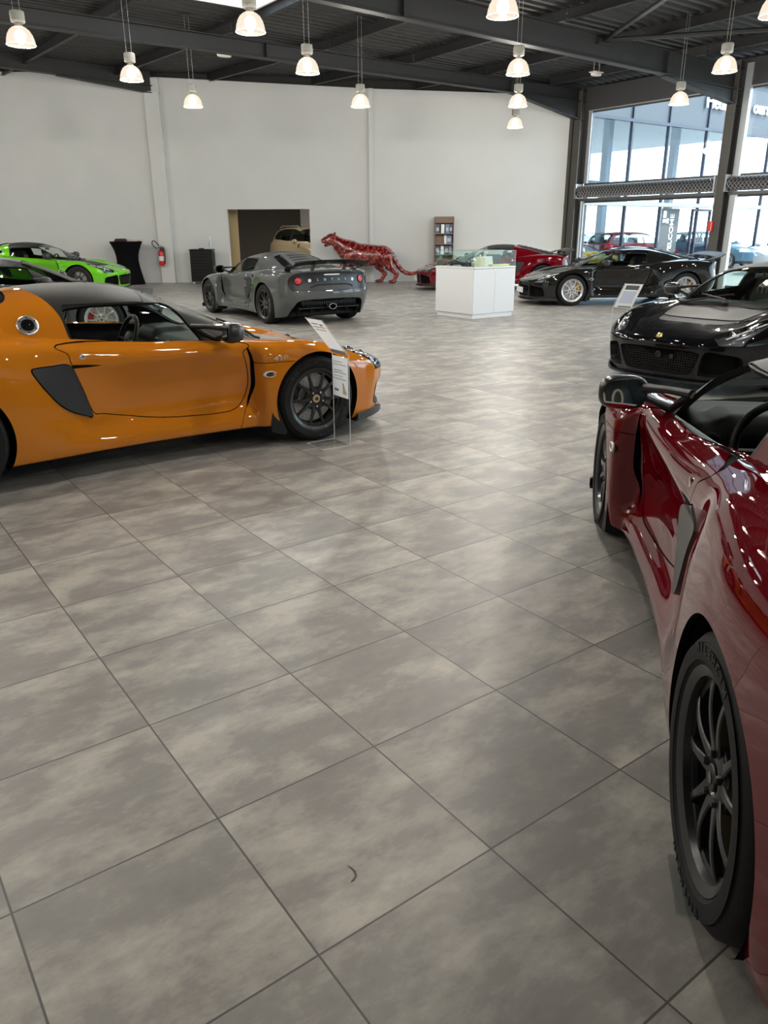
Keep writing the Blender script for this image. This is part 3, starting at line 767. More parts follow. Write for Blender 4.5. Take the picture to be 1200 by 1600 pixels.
    nrm = surf_n(-.625, -y, .925); q = nrm.to_track_quat('Z', 'X').to_matrix().to_4x4(); q.translation = Vector((-.625, -y, .925))
    m = MB(); m.lathe([(.062, -.01), (.062, .003), (.057, .006), (.040, .005), (.038, .002)], 40, q, cap=False)
    for k in range(6): m.lathe([(.004, .005), (.004, .008), (0, .008)], 8, q @ Matrix.Rotation(k*PI/3, 4, 'Z') @ Matrix.Translation((.048, 0, 0)), cap=False, mi=1)
    CAR['fuelring'] = m.mesh('fr')
    m = MB(); m.lathe([(.039, .002), (.036, .005), (.012, .005), (.010, .009), (0, .009)], 32, q, cap=False); CAR['fuelcap'] = m.mesh('fc')
    # door lock, side repeater
    for s, sf in ((1, '_l'), (-1, '_r')):
        m = MB(); yy = surf_y(-.387, .742)-.003; M = Matrix.Translation((-.387, s*yy, .742)) @ Matrix.Rotation(-s*PI/2, 4, 'X')
        m.lathe([(.017, -.005), (.017, .004), (.012, .006), (0, .006)], 20, M, cap=False); CAR['lock'+sf] = m.mesh('lk')
        m = MB(); m.tube([(x, s*(surf_y(x, .690+.035*(x+.45)*-1)-.002), .690-.035*(x+.45)) for x in np.linspace(-.452, -.24, 8)], [.012, .011, .010, .009, .007, .005, .003, .001], 8, flat=(.5, 1)); CAR['grip'+sf] = m.mesh('gr')
        m = MB(); yy = surf_y(.815, .525); M = Matrix.Translation((.815, s*(yy-.001), .525)) @ Matrix.Rotation(-s*PI/2, 4, 'X')
        m.lathe([(.045, -.004), (.045, .003), (.040, .007), (.032, .007), (.030, .004)], 32, M @ Matrix.Diagonal((1.15, .50, 1, 1)), cap=False)
        CAR['repring'+sf] = m.mesh('rr')
        m = MB(); m.lathe([(.031, .003), (.02, .008), (0, .009)], 28, M @ Matrix.Diagonal((1, .42, 1, 1)), cap=False); CAR['repeater'+sf] = m.mesh('rp')
        # mud flap behind the front wheel, jack pad
        m = MB(); m.prism([(.806, .12), (.905, .085), (.928, .10), (.868, .26), (.853, .33), (.82, .33)], (-.85 if s > 0 else .64), (-.64 if s > 0 else .85), Matrix.Rotation(PI/2, 4, 'X')); CAR['flap'+sf] = m.mesh('fl')
        # headlamp internals
        m = MB(); l = MB(); d = MB()
        for (x, y, r) in ((1.73, .605, .046), (1.60, .675, .036)):
            z = surf_z(x, y)-.030; M = Matrix.Translation((x, s*y, z)) @ Matrix.Rotation(s*.18, 4, 'Z') @ Matrix.Rotation(1.15, 4, 'Y')
            m.lathe([(r*1.15, -.03), (r*1.15, .004), (r, .008), (r*.86, .002)], 28, M, cap=False)
            l.lathe([(r*.86, 0), (r*.75, .012), (r*.4, .022), (0, .026)], 28, M, cap=False)
        pts = []
        for t in np.linspace(0, 1, 12):
            x = 1.84-.39*t; y = .585+.155*t**.8; pts.append((x, s*y, surf_z(x, y)-.020))
        d.tube(pts, .007, 6)
        CAR['headring'+sf], CAR['headlens'+sf], CAR['drl'+sf] = m.islands('a'), l.islands('b'), d.mesh('c')
    # nose badge
    x0 = 1.915; z0 = .5
    M = Matrix.Translation((1.918, 0, surf_z(1.918, 0)+.0)) @ Matrix.Rotation(.62, 4, 'Y')
    zf = float(BASE(np.array([1.975]), np.array([0.]))[0]); M = Matrix.Translation((1.995, 0, zf-.008)) @ Matrix.Rotation(.72, 4, 'Y')
    m = MB(); m.lathe([(.036, -.01), (.036, .003), (.033, .006), (.028, .005)], 32, M, cap=False); CAR['badgering'] = m.mesh('br')
    m = MB(); m.lathe([(.029, .003), (0, .007)], 32, M, cap=False); CAR['badge'] = m.mesh('bd')
    m = MB(); m.prism([(-.016, .014), (.0, -.02), (.016, .014), (.010, .016), (0, -.004), (-.010, .016)], .006, .008, M @ Matrix.Rotation(-PI/2, 4, 'Z')); CAR['badgemark'] = m.mesh('bm')
    # ---------------- interior
    m = MB()
    m.box(-.56, .95, -.66, .66, .16, .19); m.box(-.60, -.53, -.46, .46, .15, .96); m.box(-.60, -.53, -.60, .60, .15, .80)                     # floor, bulkhead
    m.box(-.50, .75, -.10, .10, .15, .36, b=.03); m.box(-.5, .58, -.665, -.54, .16, .38, b=.03); m.box(-.5, .58, .54, .665, .16, .38, b=.03)
    m.box(.92, .96, -.60, .60, .15, .70)
    CAR['tub'] = m.mesh('tub')
    def fd(x, y, z):
        a = rbox(x-.64, y, z-.665, .27, .635, .075, .07)
        b = rbox(x-.50, y-.33, z-.715, .13, .19, .06, .05)
        c = rbox(x-.50, y, z-.55, .12, .17, .13, .05)
        return smin(smin(a, b, .05), c, .06)
    CAR['dash'] = sdf_obj('dash', fd, (.2, -.8, .35), (1.0, .8, .85), .022)
    m = MB()
    for y in (-.55, -.12, .12, .55):
        M = Matrix.Translation((.385, y, .66)) @ Matrix.Rotation(-PI/2-.15, 4, 'Y'); m.lathe([(.052, -.02), (.052, .012), (.044, .016), (.040, .004), (.012, .004), (.010, .012), (0, .012)], 24, M, cap=False)
    CAR['airvents'] = m.islands('av')
    m = MB(); M = Matrix.Translation((.22, .33, .685)) @ Matrix.Rotation(-PI/2+.38, 4, 'Y')
    n = 40; pts = [M @ Vector((.178*math.cos(2*PI*k/n)*(1 if math.cos(2*PI*k/n) > -.75 else .93), .178*math.sin(2*PI*k/n), 0)) for k in range(n)]
    m.tube(pts, .0165, 10, closed=True)
    m.lathe([(.062, -.02), (.062, .006), (.04, .014), (0, .014)], 28, M, cap=False)
    for a in (PI/2, -PI/2, PI):
        m.tube([M @ Vector((.05*math.cos(a), .05*math.sin(a), -.006)), M @ Vector((.175*math.cos(a), .175*math.sin(a), 0))], [.02, .014], 8, flat=(1.2, .45))
    m.tube([M @ Vector((0, 0, -.02)), M @ Vector((0, 0, -.22))], .035, 10)
    CAR['steering'] = m.mesh('st')
    def fs(x, y, z):
        back_x, back_z = rot2(x+.36, z-.30, .30)
        b = rbox(back_x, y, back_z-.30, .055, .215-.06*sstep(.30, .62, back_z)*1, .36, .05)
        w = np.minimum(rbox(back_x-.05, np.abs(y)-.20, back_z-.20, .07, .035, .22, .03), 9)
        hd = rbox(back_x-.01, y, back_z-.60, .05, .12, .10, .045)
        c = rbox(x+.05, y, z-.25-.12*(x+.05), .30, .215, .06, .05)
        cw = rbox(x+.05, np.abs(y)-.205, z-.30-.12*(x+.05), .26, .035, .06, .03)
        return smin(smin(smin(b, w, .04), hd, .04), smin(c, cw, .04), .05)
    CAR['seat'] = sdf_obj('seat', fs, (-.72, -.3, .12), (.35, .3, 1.03), .024)
    m = MB()                                        # rounded slots of the head restraint
    for s in (-1, 1):
        pts = [(-.52+.07, s*(.055)+.030*math.cos(a), .79+.05*math.sin(a)) for a in np.linspace(0, 2*PI, 16)[:-1]]; m.tube(pts, .007, 6, closed=True)
    CAR['seattrim'] = m.islands('tr')
    m = MB(); m.tube([(.10, -.0, .36), (.08, 0, .50)], .012, 8); m.sphere((.08, 0, .52), .028); CAR['lever'] = m.mesh('lv')
    m = MB(); V = []                                # rear view mirror
    m.box(.20, .225, -.11, .11, .955, 1.01, b=.01); m.tube([(.23, 0, .99), (.27, 0, 1.03)], .008, 8); CAR['insidemirror'] = m.mesh('im')
def surf_z2(x, y):
    x = np.array([x], float); y = np.array([abs(y)], float); k = .012+.075*sstep(-.45, -1.0, x)
    b = BASE(x, y); g = green_z(x, y); h = np.maximum(k-np.abs(b-g), 0)/k
    return float((np.maximum(b, g)+h*h*k/4)[0])
def surf_gy(x, z):
    ys = np.linspace(.3, 1., 700); f = car_f(np.full(700, x), ys, np.full(700, z)); return float(ys[np.argmax(f > 0)])
def surf_n(x, y, z):
    e = .004; g = lambda *p: float(car_f(*[np.array([q]) for q in p])[0])
    return Vector((g(x+e, y, z)-g(x-e, y, z), g(x, y+e, z)-g(x, y-e, z), g(x, y, z+e)-g(x, y, z-e))).normalized()
BLACK = pbr('satin_black', (.009, .009, .010), .42)
GLOSSB = pbr('gloss_black', (.006, .006, .007), .12, coat=.6)
MATTEB = pbr('matte_black', (.011, .011, .012), .6)
RUB = pbr('tyre_rubber', (.0085, .0085, .009), .68, spec=.3, noise=(60, .1))
DARK = pbr('shadow_black', (.004, .004, .004), .9, spec=.1)
CHROME = pbr('chrome', (.75, .75, .76), .12, 1.)
STEEL = pbr('brake_steel', (.50, .49, .47), .4, .5)
SILVER = pbr('wheel_silver', (.62, .63, .65), .28, .85, coat=.4)
WBLACK = pbr('wheel_black', (.010, .010, .011), .34, coat=.15)
TRIM = pbr('cabin_black', (.0065, .0065, .007), .65, spec=.25)
LEATHER = pbr('seat_leather', (.007, .0065, .0065), .55, spec=.3)
GSIDE = glassmat('side_glass', (.86, .93, .90), .05)
GWS = glassmat('windscreen_glass', (.84, .92, .88), .055)
LAMPC = glassmat('lamp_cover', (.96, .97, .98), .06)
REDL = pbr('tail_red', (.55, .008, .012), .12, coat=1.)
WHITEP = pbr('white_plastic', (.8, .8, .8), .3)
MIRR = pbr('mirror_silver', (.9, .9, .9), .02, 1.)
CARBON = pbr('carbon', (.014, .014, .015), .3, coat=.8)
MESHM = None
def honeycomb():
    m, nt, out = newmat('black_mesh')
    b = nt.nodes.new('ShaderNodeBsdfPrincipled'); b.inputs['Roughness'].default_value = .5
    tc = nt.nodes.new('ShaderNodeTexCoord'); v = nt.nodes.new('ShaderNodeTexVoronoi'); v.feature = 'DISTANCE_TO_EDGE'; v.inputs['Scale'].default_value = 75; v.inputs['Randomness'].default_value = .0
    nt.links.new(tc.outputs['Object'], v.inputs['Vector'])
    r = nt.nodes.new('ShaderNodeValToRGB'); r.color_ramp.elements[0].position = .12; r.color_ramp.elements[1].position = .2
    r.color_ramp.elements[0].color = (.03, .03, .032, 1); r.color_ramp.elements[1].color = (.003, .003, .003, 1)
    nt.links.new(v.outputs['Distance'], r.inputs[0]); nt.links.new(r.outputs[0], b.inputs['Base Color']); nt.links.new(b.outputs[0], out.inputs[0]); return m
MESHM = honeycomb()
INT = pbr('interior', (.02, .02, .02), .6)
def sports_car(name, label, pose, P, roof, hood, wheel=WBLACK, caliper=None, wing=False, fuel=False, rightdash=False, group='sports cars on the showroom floor', hatch=None, capcol=None, pillar=None, badge410=None, mirror=None, plate=False, intake=None, wingmat=None, letter=True, splitter=None, nuts=None, glass=None, open_left=False):
    root = empty(name, (pose[0], pose[1], pose[3] if len(pose) > 3 else 0), pose[2], label, 'car', group)
    caliper = caliper or BLACK; pillar = pillar or pbr('pillar_black', (.007, .007, .0075), .5, spec=.2); intake = intake or MATTEB; mirror = mirror or pbr('mirror_satin', (.016, .017, .019), .28, coat=.2)
    def L(nm, key, mats, parent=root, loc=None, rot=None, label=None):
        if not isinstance(mats, list): mats = [mats]
        if isinstance(CAR[key], list):
            for me in CAR[key]: o = link(nm, me, mats, parent, loc, rot, objmats=True)
            return o
        o = link(nm, CAR[key], mats, parent, loc, rot, objmats=True)
        if label: o['label'] = label
        return o
    L('front_clamshell', 'front', [P, DARK]); L('rear_clamshell', 'rear', [P, DARK])
    L('roof_panel', 'roof', [roof, TRIM]); L('windscreen_frame', 'pillar', [pillar, TRIM])
    L('windshield', 'windshield', glass or GWS); L('hood_panel', 'hood', [hood, DARK]); L('radiator_mesh', 'meshgrille', MESHM); L('scuttle', 'scuttle', [BLACK, DARK])
    for sf in ('_l', '_r'):
        d = L('door', 'door'+sf, [P, TRIM]); L('door_lock', 'lock'+sf, CHROME, d); L('grip_recess', 'grip'+sf, DARK, d)
        L('sill_panel', 'sill'+sf, [P, DARK]); L('side_window', 'glass'+sf, glass or GSIDE) if not (open_left and sf == '_l') else L('lowered_window', 'glassedge', pbr('glass_edge_pale', (.45, .58, .55), .15), d); L('air_intake', 'intake'+sf, [intake, DARK])
        hl = L('headlight', 'head'+sf, LAMPC)
        L('lamp_housing', 'bucket'+sf, pbr('lamp_bucket', (.10, .10, .105), .25, .5), hl); L('projector_ring', 'headring'+sf, BLACK, hl); L('projector_lens', 'headlens'+sf, MIRR, hl); L('daytime_light', 'drl'+sf, WHITEP, hl)
        mi = L('wing_mirror', 'mirror'+sf, mirror); L('mirror_glass', 'mirglass'+sf, MIRR, mi); L('mirror_arm', 'mirarm'+sf, BLACK, mi); L('mirror_sail', 'sail'+sf, BLACK, mi)
        sr = L('side_repeater', 'repring'+sf, pbr('ring_silver', (.62, .61, .59), .3, .25)); L('repeater_lens', 'repeater'+sf, LAMPC if False else GLOSSB, sr)
        L('mud_flap', 'flap'+sf, RUB); L('wheel_well', 'wellF'+sf, DARK); L('wheel_well', 'wellR'+sf, DARK)
    L('panel_gap', 'gaps', DARK); L('front_grille', 'mouth', DARK); CARg = L('grille_mesh', 'grille', BLACK); L('grille_surround', 'mouthrim', BLACK); L('lamp_recess', 'headrim', GLOSSB); L('park_sensor', 'sensor', BLACK)
    L('front_splitter', 'splitter', splitter or BLACK); L('underbody', 'under', DARK)
    h = L('engine_cover', 'hatch', [GLOSSB, DARK]); lp = L('louvre_panel', 'louvrepanel', hatch or BLACK, h); L('louvre_slot', 'slots', DARK, h); L('louvre', 'louvres', hatch or BLACK, h)
    t = L('tail_panel', 'tail', [pbr('tail_black', (.006, .007, .009), .3), DARK])
    if True:
        L('tail_lamp', 'lens', REDL, t, label='round red tail lamps'); L('lamp_ring', 'lampring', GLOSSB, t); L('reversing_lamp', 'reverse', WHITEP, t); L('high_brake_light', 'highstop', WHITEP, t); L('plate_recess', 'platelip', BLACK, t)
        if letter:
            for ch, y in zip('LOTUS', (.262, .131, 0, -.131, -.262)):
                if 'T'+ch not in CAR: CAR['T'+ch] = text_mesh(ch, .050, .003, bold=.0004)
                M = CAR['_on_tail'](y, .722, .000); o = L('lettering', 'T'+ch, WHITEP, t); o.matrix_local = M
    df = L('rear_diffuser', 'diffuser', BLACK); L('diffuser_backing', 'diffback', DARK, df); L('diffuser_surround', 'diffrim', BLACK, df); L('exhaust_tip', 'exhaust', CHROME, df)
    L('wiper', 'wiper', BLACK)
    b = L('nose_badge', 'badgering', CHROME); L('badge_enamel', 'badge', pbr('badge_yellow', (.75, .55, .08), .3), b); L('badge_mark', 'badgemark', pbr('badge_green', (.02, .10, .04), .3), b)
    for key, x, R, trk, W in (('F', XW, RF, .853, .205), ('R', -XW, RR, .868, .260)):
        for s in (1, -1):
            w = L('wheel', 'rim'+key, [wheel, nuts or (CHROME if wheel is WBLACK else BLACK)], root, (x, s*(trk-W/2), R), (0, .6 if key == 'F' else .25, 0 if s > 0 else PI))
            ty = L('tyre', 'tyre'+key, RUB, w); L('tyre_lettering', 'tyretext'+key, pbr('tyre_text', (.022, .022, .022), .6), w)
            c = L('centre_cap', 'cap'+key, capcol or pbr('cap_brass', (.62, .50, .30), .35, .6), w); L('brake_disc', 'disc'+key, [STEEL, DARK], w)
            ca = L('brake_caliper', 'caliper'+key, caliper, w)
            # calipers sit behind each axle
            want = -1.15; base = (.6 if key == 'F' else .25); ca.rotation_euler = (0, (want if s > 0 else -want)-(base), 0)
            L('cap_emblem', 'capmark'+key, GLOSSB, w)
    if wing:
        w = L('rear_wing', 'wing', wingmat or CARBON); L('wing_support', 'wingstay', wingmat or CARBON, w)
    if fuel:
        f = L('fuel_filler', 'fuelring', [pbr('brushed_alloy', (.68, .66, .64), .3, .9), DARK]); L('fuel_cap', 'fuelcap', GLOSSB, f)
    # cabin
    L('cabin_tub', 'tub', TRIM); da = L('dashboard', 'dash', TRIM); L('air_vent', 'airvents', BLACK, da); L('steering_wheel', 'steering', LEATHER); L('gear_lever', 'lever', CHROME); L('inside_mirror', 'insidemirror', BLACK)
    for s in (1, -1):
        st = L('seat', 'seat', LEATHER, root, (-.02, s*.34, 0)); L('seat_trim', 'seattrim', pbr('seat_stitch', (.35, .28, .2), .5), st)
    if badge410:
        if '410' not in CAR: CAR['410'] = text_mesh('410', .055, .0015, bold=.0006)
        for s in (1, -1):
            y = surf_y(.90, .628)+.0015; o = L('side_badge', '410', pbr('badge_silver', (.62, .60, .56), .3, .4)); o.matrix_local = Matrix.Translation((.90, s*y, .628)) @ (Matrix.Rotation(PI, 4, 'Z') if s > 0 else Matrix.Identity(4)) @ Matrix.Rotation(PI/2, 4, 'X') @ Matrix.Diagonal((1.35, .8, 1, 1))
    if plate:
        m = MB(); m.box(2.062, 2.070, -.26, .26, .235, .345, b=.002); CAR['plate'] = m.mesh('plate'); p = L('number_plate', 'plate', pbr('plate_white', (.85, .85, .85), .4), label='white number plate')
        if not isinstance(plate, bool):
            pass
    return root
build_car(); build_parts()
# ================================================================== CAMERA (solved from the floor-tile grid)
FPX, CAMZ, PITCH, ROLL = 1195.986, 1.433995, .349958, .00461505
cam = bpy.data.cameras.new('camera'); cam.sensor_fit = 'VERTICAL'; cam.sensor_height = 36; cam.sensor_width = 27; cam.lens = 36*FPX/1600; cam.clip_start = .05; cam.clip_end = 500
co = bpy.data.objects.new('camera', cam); COL.objects.link(co); co.location = (0, 0, CAMZ)
co.rotation_mode = 'QUATERNION'
co.rotation_quaternion = (Matrix.Rotation(PI/2-PITCH, 3, 'X') @ Matrix.Rotation(-ROLL, 3, 'Z')).to_quaternion()
SC.camera = co
T0 = .630236
Av = Vector((math.sin(T0), -math.cos(T0), 0)); Bv = Vector((math.cos(T0), math.sin(T0), 0))
C1 = Vector((5.9, 24.9, 0)); WY = 24.9
FM = Matrix(((Av.x, -Bv.x, 0, C1.x), (Av.y, -Bv.y, 0, C1.y), (0, 0, 1, 0), (0, 0, 0, 1)))     # (a, d, z) -> world
FRAME = [0, 4.8, 9.6, 14.4, 19.2, 24., 28.8]
def fw(a, d, z=0): return FM @ Vector((a, d, z))
def struct(mb, name, mats, **k): return tag(mb.build(name, mats, **k), kind='structure')
# ------------------------------------------------------------------ materials of the room
def floor_mat():
    m, nt, out = newmat('stone_tiles'); N = nt.nodes; Lk = nt.links
    b = N.new('ShaderNodeBsdfPrincipled'); tc = N.new('ShaderNodeTexCoord'); mp = N.new('ShaderNodeMapping'); mp.vector_type = 'TEXTURE'
    mp.inputs['Location'].default_value = (-.43701, 1.60262, 0); mp.inputs['Rotation'].default_value = (0, 0, T0); mp.inputs['Scale'].default_value = (.5, .5, .5)
    Lk.new(tc.outputs['Object'], mp.inputs['Vector'])
    fl = N.new('ShaderNodeVectorMath'); fl.operation = 'FLOOR'; Lk.new(mp.outputs[0], fl.inputs[0])
    fr = N.new('ShaderNodeVectorMath'); fr.operation = 'FRACTION'; Lk.new(mp.outputs[0], fr.inputs[0])
    sp = N.new('ShaderNodeSeparateXYZ'); Lk.new(fr.outputs[0], sp.inputs[0])
    def math_(op, a, bb=None):
        n = N.new('ShaderNodeMath'); n.operation = op
        for i, q in enumerate((a, bb)):
            if q is None: continue
            if isinstance(q, (int, float)): n.inputs[i].default_value = q
            else: Lk.new(q, n.inputs[i])
        return n.outputs[0]
    def edge(o): return math_('MINIMUM', o, math_('SUBTRACT', 1., o))
    e = math_('MINIMUM', edge(sp.outputs[0]), edge(sp.outputs[1]))
    grout = N.new('ShaderNodeMapRange'); grout.inputs['From Min'].default_value = .0035; grout.inputs['From Max'].default_value = .0065; Lk.new(e, grout.inputs['Value'])
    wn = N.new('ShaderNodeTexWhiteNoise'); wn.noise_dimensions = '2D'; Lk.new(fl.outputs[0], wn.inputs['Vector'])
    sc = N.new('ShaderNodeVectorMath'); sc.operation = 'SCALE'; sc.inputs['Scale'].default_value = 37.; Lk.new(wn.outputs['Color'], sc.inputs[0])
    ad = N.new('ShaderNodeVectorMath'); ad.operation = 'ADD'; Lk.new(mp.outputs[0], ad.inputs[0]); Lk.new(sc.outputs[0], ad.inputs[1])
    st = N.new('ShaderNodeMapping'); st.inputs['Scale'].default_value = (.72, 1.3, 1); Lk.new(ad.outputs[0], st.inputs['Vector'])
    n1 = N.new('ShaderNodeTexNoise'); n1.inputs['Scale'].default_value = 2.3; n1.inputs['Detail'].default_value = 14; n1.inputs['Roughness'].default_value = .64; n1.inputs['Distortion'].default_value = .12; Lk.new(st.outputs[0], n1.inputs['Vector'])
    n2 = N.new('ShaderNodeTexNoise'); n2.inputs['Scale'].default_value = 16; n2.inputs['Detail'].default_value = 12; n2.inputs['Roughness'].default_value = .7; Lk.new(st.outputs[0], n2.inputs['Vector'])
    n3 = N.new('ShaderNodeTexNoise'); n3.inputs['Scale'].default_value = 1.1; n3.inputs['Detail'].default_value = 3; Lk.new(st.outputs[0], n3.inputs['Vector'])
    sm = math_('ADD', math_('MULTIPLY', n1.outputs['Fac'], .72), math_('MULTIPLY', n2.outputs['Fac'], .16)); sm = math_('ADD', sm, math_('MULTIPLY', n3.outputs['Fac'], .22))
    cr = N.new('ShaderNodeValToRGB'); el = cr.color_ramp.elements
    el[0].position = .44; el[0].color = (.240, .224, .206, 1); el[1].position = .66; el[1].color = (.475, .447, .392, 1)
    q = el.new(.525); q.color = (.282, .264, .242, 1); q = el.new(.56); q.color = (.338, .318, .287, 1); q = el.new(.60); q.color = (.382, .358, .316, 1)
    Lk.new(sm, cr.inputs[0])
    hv = N.new('ShaderNodeMapRange'); hv.inputs['To Min'].default_value = .90; hv.inputs['To Max'].default_value = 1.08; Lk.new(wn.outputs['Value'], hv.inputs['Value'])
    vs = N.new('ShaderNodeVectorMath'); vs.operation = 'SCALE'; Lk.new(cr.outputs[0], vs.inputs[0]); Lk.new(hv.outputs[0], vs.inputs['Scale'])
    mx = N.new('ShaderNodeMix'); mx.data_type = 'RGBA'; mx.inputs['A'].default_value = (.085, .078, .075, 1); Lk.new(grout.outputs[0], mx.inputs['Factor']); Lk.new(vs.outputs[0], mx.inputs['B'])
    Lk.new(mx.outputs['Result'], b.inputs['Base Color'])
    rr = N.new('ShaderNodeMapRange'); rr.inputs['To Min'].default_value = .33; rr.inputs['To Max'].default_value = .50; Lk.new(n2.outputs['Fac'], rr.inputs['Value']); Lk.new(rr.outputs[0], b.inputs['Roughness'])
    bp = N.new('ShaderNodeBump'); bp.inputs['Strength'].default_value = .12; bp.inputs['Distance'].default_value = .002
    Lk.new(math_('ADD', grout.outputs[0], math_('MULTIPLY', n2.outputs['Fac'], .25)), bp.inputs['Height']); Lk.new(bp.outputs[0], b.inputs['Normal'])
    b.inputs['Specular IOR Level'].default_value = .45
    Lk.new(b.outputs[0], out.inputs[0]); return m
def plaster(name, col, var=.05):
    m, nt, out = newmat(name); b = nt.nodes.new('ShaderNodeBsdfPrincipled'); tc = nt.nodes.new('ShaderNodeTexCoord')
    n = nt.nodes.new('ShaderNodeTexNoise'); n.inputs['Scale'].default_value = 1.3; n.inputs['Detail'].default_value = 6; nt.links.new(tc.outputs['Object'], n.inputs['Vector'])
    mx = nt.nodes.new('ShaderNodeMix'); mx.data_type = 'RGBA'; mx.inputs['A'].default_value = (*[c*(1-var) for c in col], 1); mx.inputs['B'].default_value = (*[c*(1+var) for c in col], 1)
    nt.links.new(n.outputs['Fac'], mx.inputs['Factor']); nt.links.new(mx.outputs['Result'], b.inputs['Base Color']); b.inputs['Roughness'].default_value = .82
    n2 = nt.nodes.new('ShaderNodeTexNoise'); n2.inputs['Scale'].default_value = 90; nt.links.new(tc.outputs['Object'], n2.inputs['Vector'])
    bp = nt.nodes.new('ShaderNodeBump'); bp.inputs['Strength'].default_value = .05; bp.inputs['Distance'].default_value = .003; nt.links.new(n2.outputs['Fac'], bp.inputs['Height']); nt.links.new(bp.outputs[0], b.inputs['Normal'])
    nt.links.new(b.outputs[0], out.inputs[0]); return m
FLOORM = floor_mat(); WALLM = plaster('white_plaster', (.60, .605, .59)); BROWNW = plaster('brown_wall', (.085, .075, .068)); BEIGEW = plaster('beige_wall', (.50, .38, .20))
STEELD = pbr('charcoal_steel', (.012, .012, .0125), .55, noise=(3, .1)); DECKM = pbr('dark_deck', (.011, .0105, .010), .6); COLM = pbr('column_grey', (.060, .056, .050), .55, noise=(2, .08)); ALU = pbr('pale_aluminium', (.42, .45, .47), .4, .3)
FRAMEM = pbr('frame_grey', (.05, .05, .052), .45); PANE = glassmat('pane_glass', (.95, .975, .97), .04); WING_PANE = glassmat('wing_pane', (.86, .92, .96), .015); SKYPANE = glassmat('skylight_pane', (.92, .97, 1.), .04)
# ------------------------------------------------------------------ floor
m = MB(); pts = [(-14, WY+.05), tuple(fw(-.05, -.12)[:2]), tuple(fw(34, -.12)[:2]), (5, -12), (-14, -12)]; m.prism(pts, -.12, 0); struct(m, 'floor', FLOORM)
m = MB(); m.tube([(x, y, .0008) for x, y in ((-.092, 1.442), (-.082, 1.434), (-.074, 1.424), (-.070, 1.411), (-.075, 1.400), (-.082, 1.392))], [.0008, .0022, .0030, .0024, .0028, .0008], 6, flat=(1, .2)); tag(m.build('scuff_mark', pbr('scuff_dark', (.10, .085, .07), .7)), 'small dark curved scuff mark on a foreground floor tile', 'mark')
# ------------------------------------------------------------------ back wall with the opening
def wtop(x): return float(np.interp(x, [-14, -11, -7.9, -6.66, -.24, 5.9], [5.86, 5.80, 5.76, 5.66, 5.33, 5.12]))
m = MB(); OX0, OX1, OZ = -4.72, -2.22, 2.115
def wallpiece(x0, x1, z0, z1a=None, z1b=None):
    za = z1a if z1a is not None else wtop(x0); zb = z1b if z1b is not None else wtop(x1)
    m.add([(x0, WY, z0), (x1, WY, z0), (x1, WY, zb), (x0, WY, za), (x0, WY+.2, z0), (x1, WY+.2, z0), (x1, WY+.2, zb), (x0, WY+.2, za)], [(0, 1, 2, 3), (7, 6, 5, 4), (0, 4, 5, 1), (1, 5, 6, 2), (2, 6, 7, 3), (3, 7, 4, 0)])
wallpiece(-14, -7.9, 0); wallpiece(-7.9, -6.66, 0); wallpiece(-6.66, OX0, 0); wallpiece(OX0, OX1, OZ); wallpiece(OX1, -.24, 0); wallpiece(-.24, 5.75, 0)
struct(m, 'wall_back', WALLM)
m = MB(); m.box(-14, 6.2, WY+.22, WY+.26, 4.7, 7.2); struct(m, 'wall_top_closure', DECKM)  # dark panel added above the wall top to stop sky light leaking in
# room beyond the opening
m = MB(); m.box(-9, -4.62, WY+1.1, WY+1.25, 0, 2.95); struct(m, 'wall_passage_left', BEIGEW)
m = MB(); m.box(-9, -3.35, WY+8.6, WY+8.75, 0, 3.2); struct(m, 'wall_passage_far', BROWNW)
m = MB(); m.box(-3.35, 3, WY+8.5, WY+8.65, 0, 3.2); m.box(-2.1, 3, WY+.2, WY+.25, 0, 2.9); m.box(2.9, 3.0, WY+.2, WY+8.6, 0, 2.9); struct(m, 'wall_passage_right', WALLM)

m = MB(); m.box(-9, 3.2, WY+.2, WY+8.8, -.12, -.001); struct(m, 'floor_passage', pbr('passage_floor', (.25, .24, .22), .4))
m = MB(); m.box(-9.1, 3.2, WY+.19, WY+8.8, 2.95, 3.1); struct(m, 'ceiling_passage', WALLM)
m = MB(); m.box(-9.1, -9, WY+.2, WY+8.8, 0, 3); struct(m, 'wall_passage_block', WALLM)  # unseen wall added to shut out sky light from the open side
for x_ in (-5.2, -1.0):  # unseen fill panels added to brighten the passage and the SUV
    r = empty('fill_panel', (x_, WY+3.4, 2.9), 0, 'unseen fill light panel added to brighten the passage behind the opening', 'light', 'added fill panels in the passage'); q = MB(); q.box(-.3, .3, -.3, .3, 0, .05); q.build('frame', pbr('white_curb', (.8, .8, .79), .5), r); q = MB(); q.box(-.27, .27, -.27, .27, -.004, 0); q.build('diffuser', pbr('fill_glow', (1, 1, 1), .5, emit=(1, .93, .82), estr=5.), r)
    l = bpy.data.lights.new('passage_fill', 'AREA'); l.energy = 60; l.size = .5; l.color = (1, .93, .82); o = bpy.data.objects.new('passage_fill', l); COL.objects.link(o); o.parent = r; o.location = (0, 0, -.02)
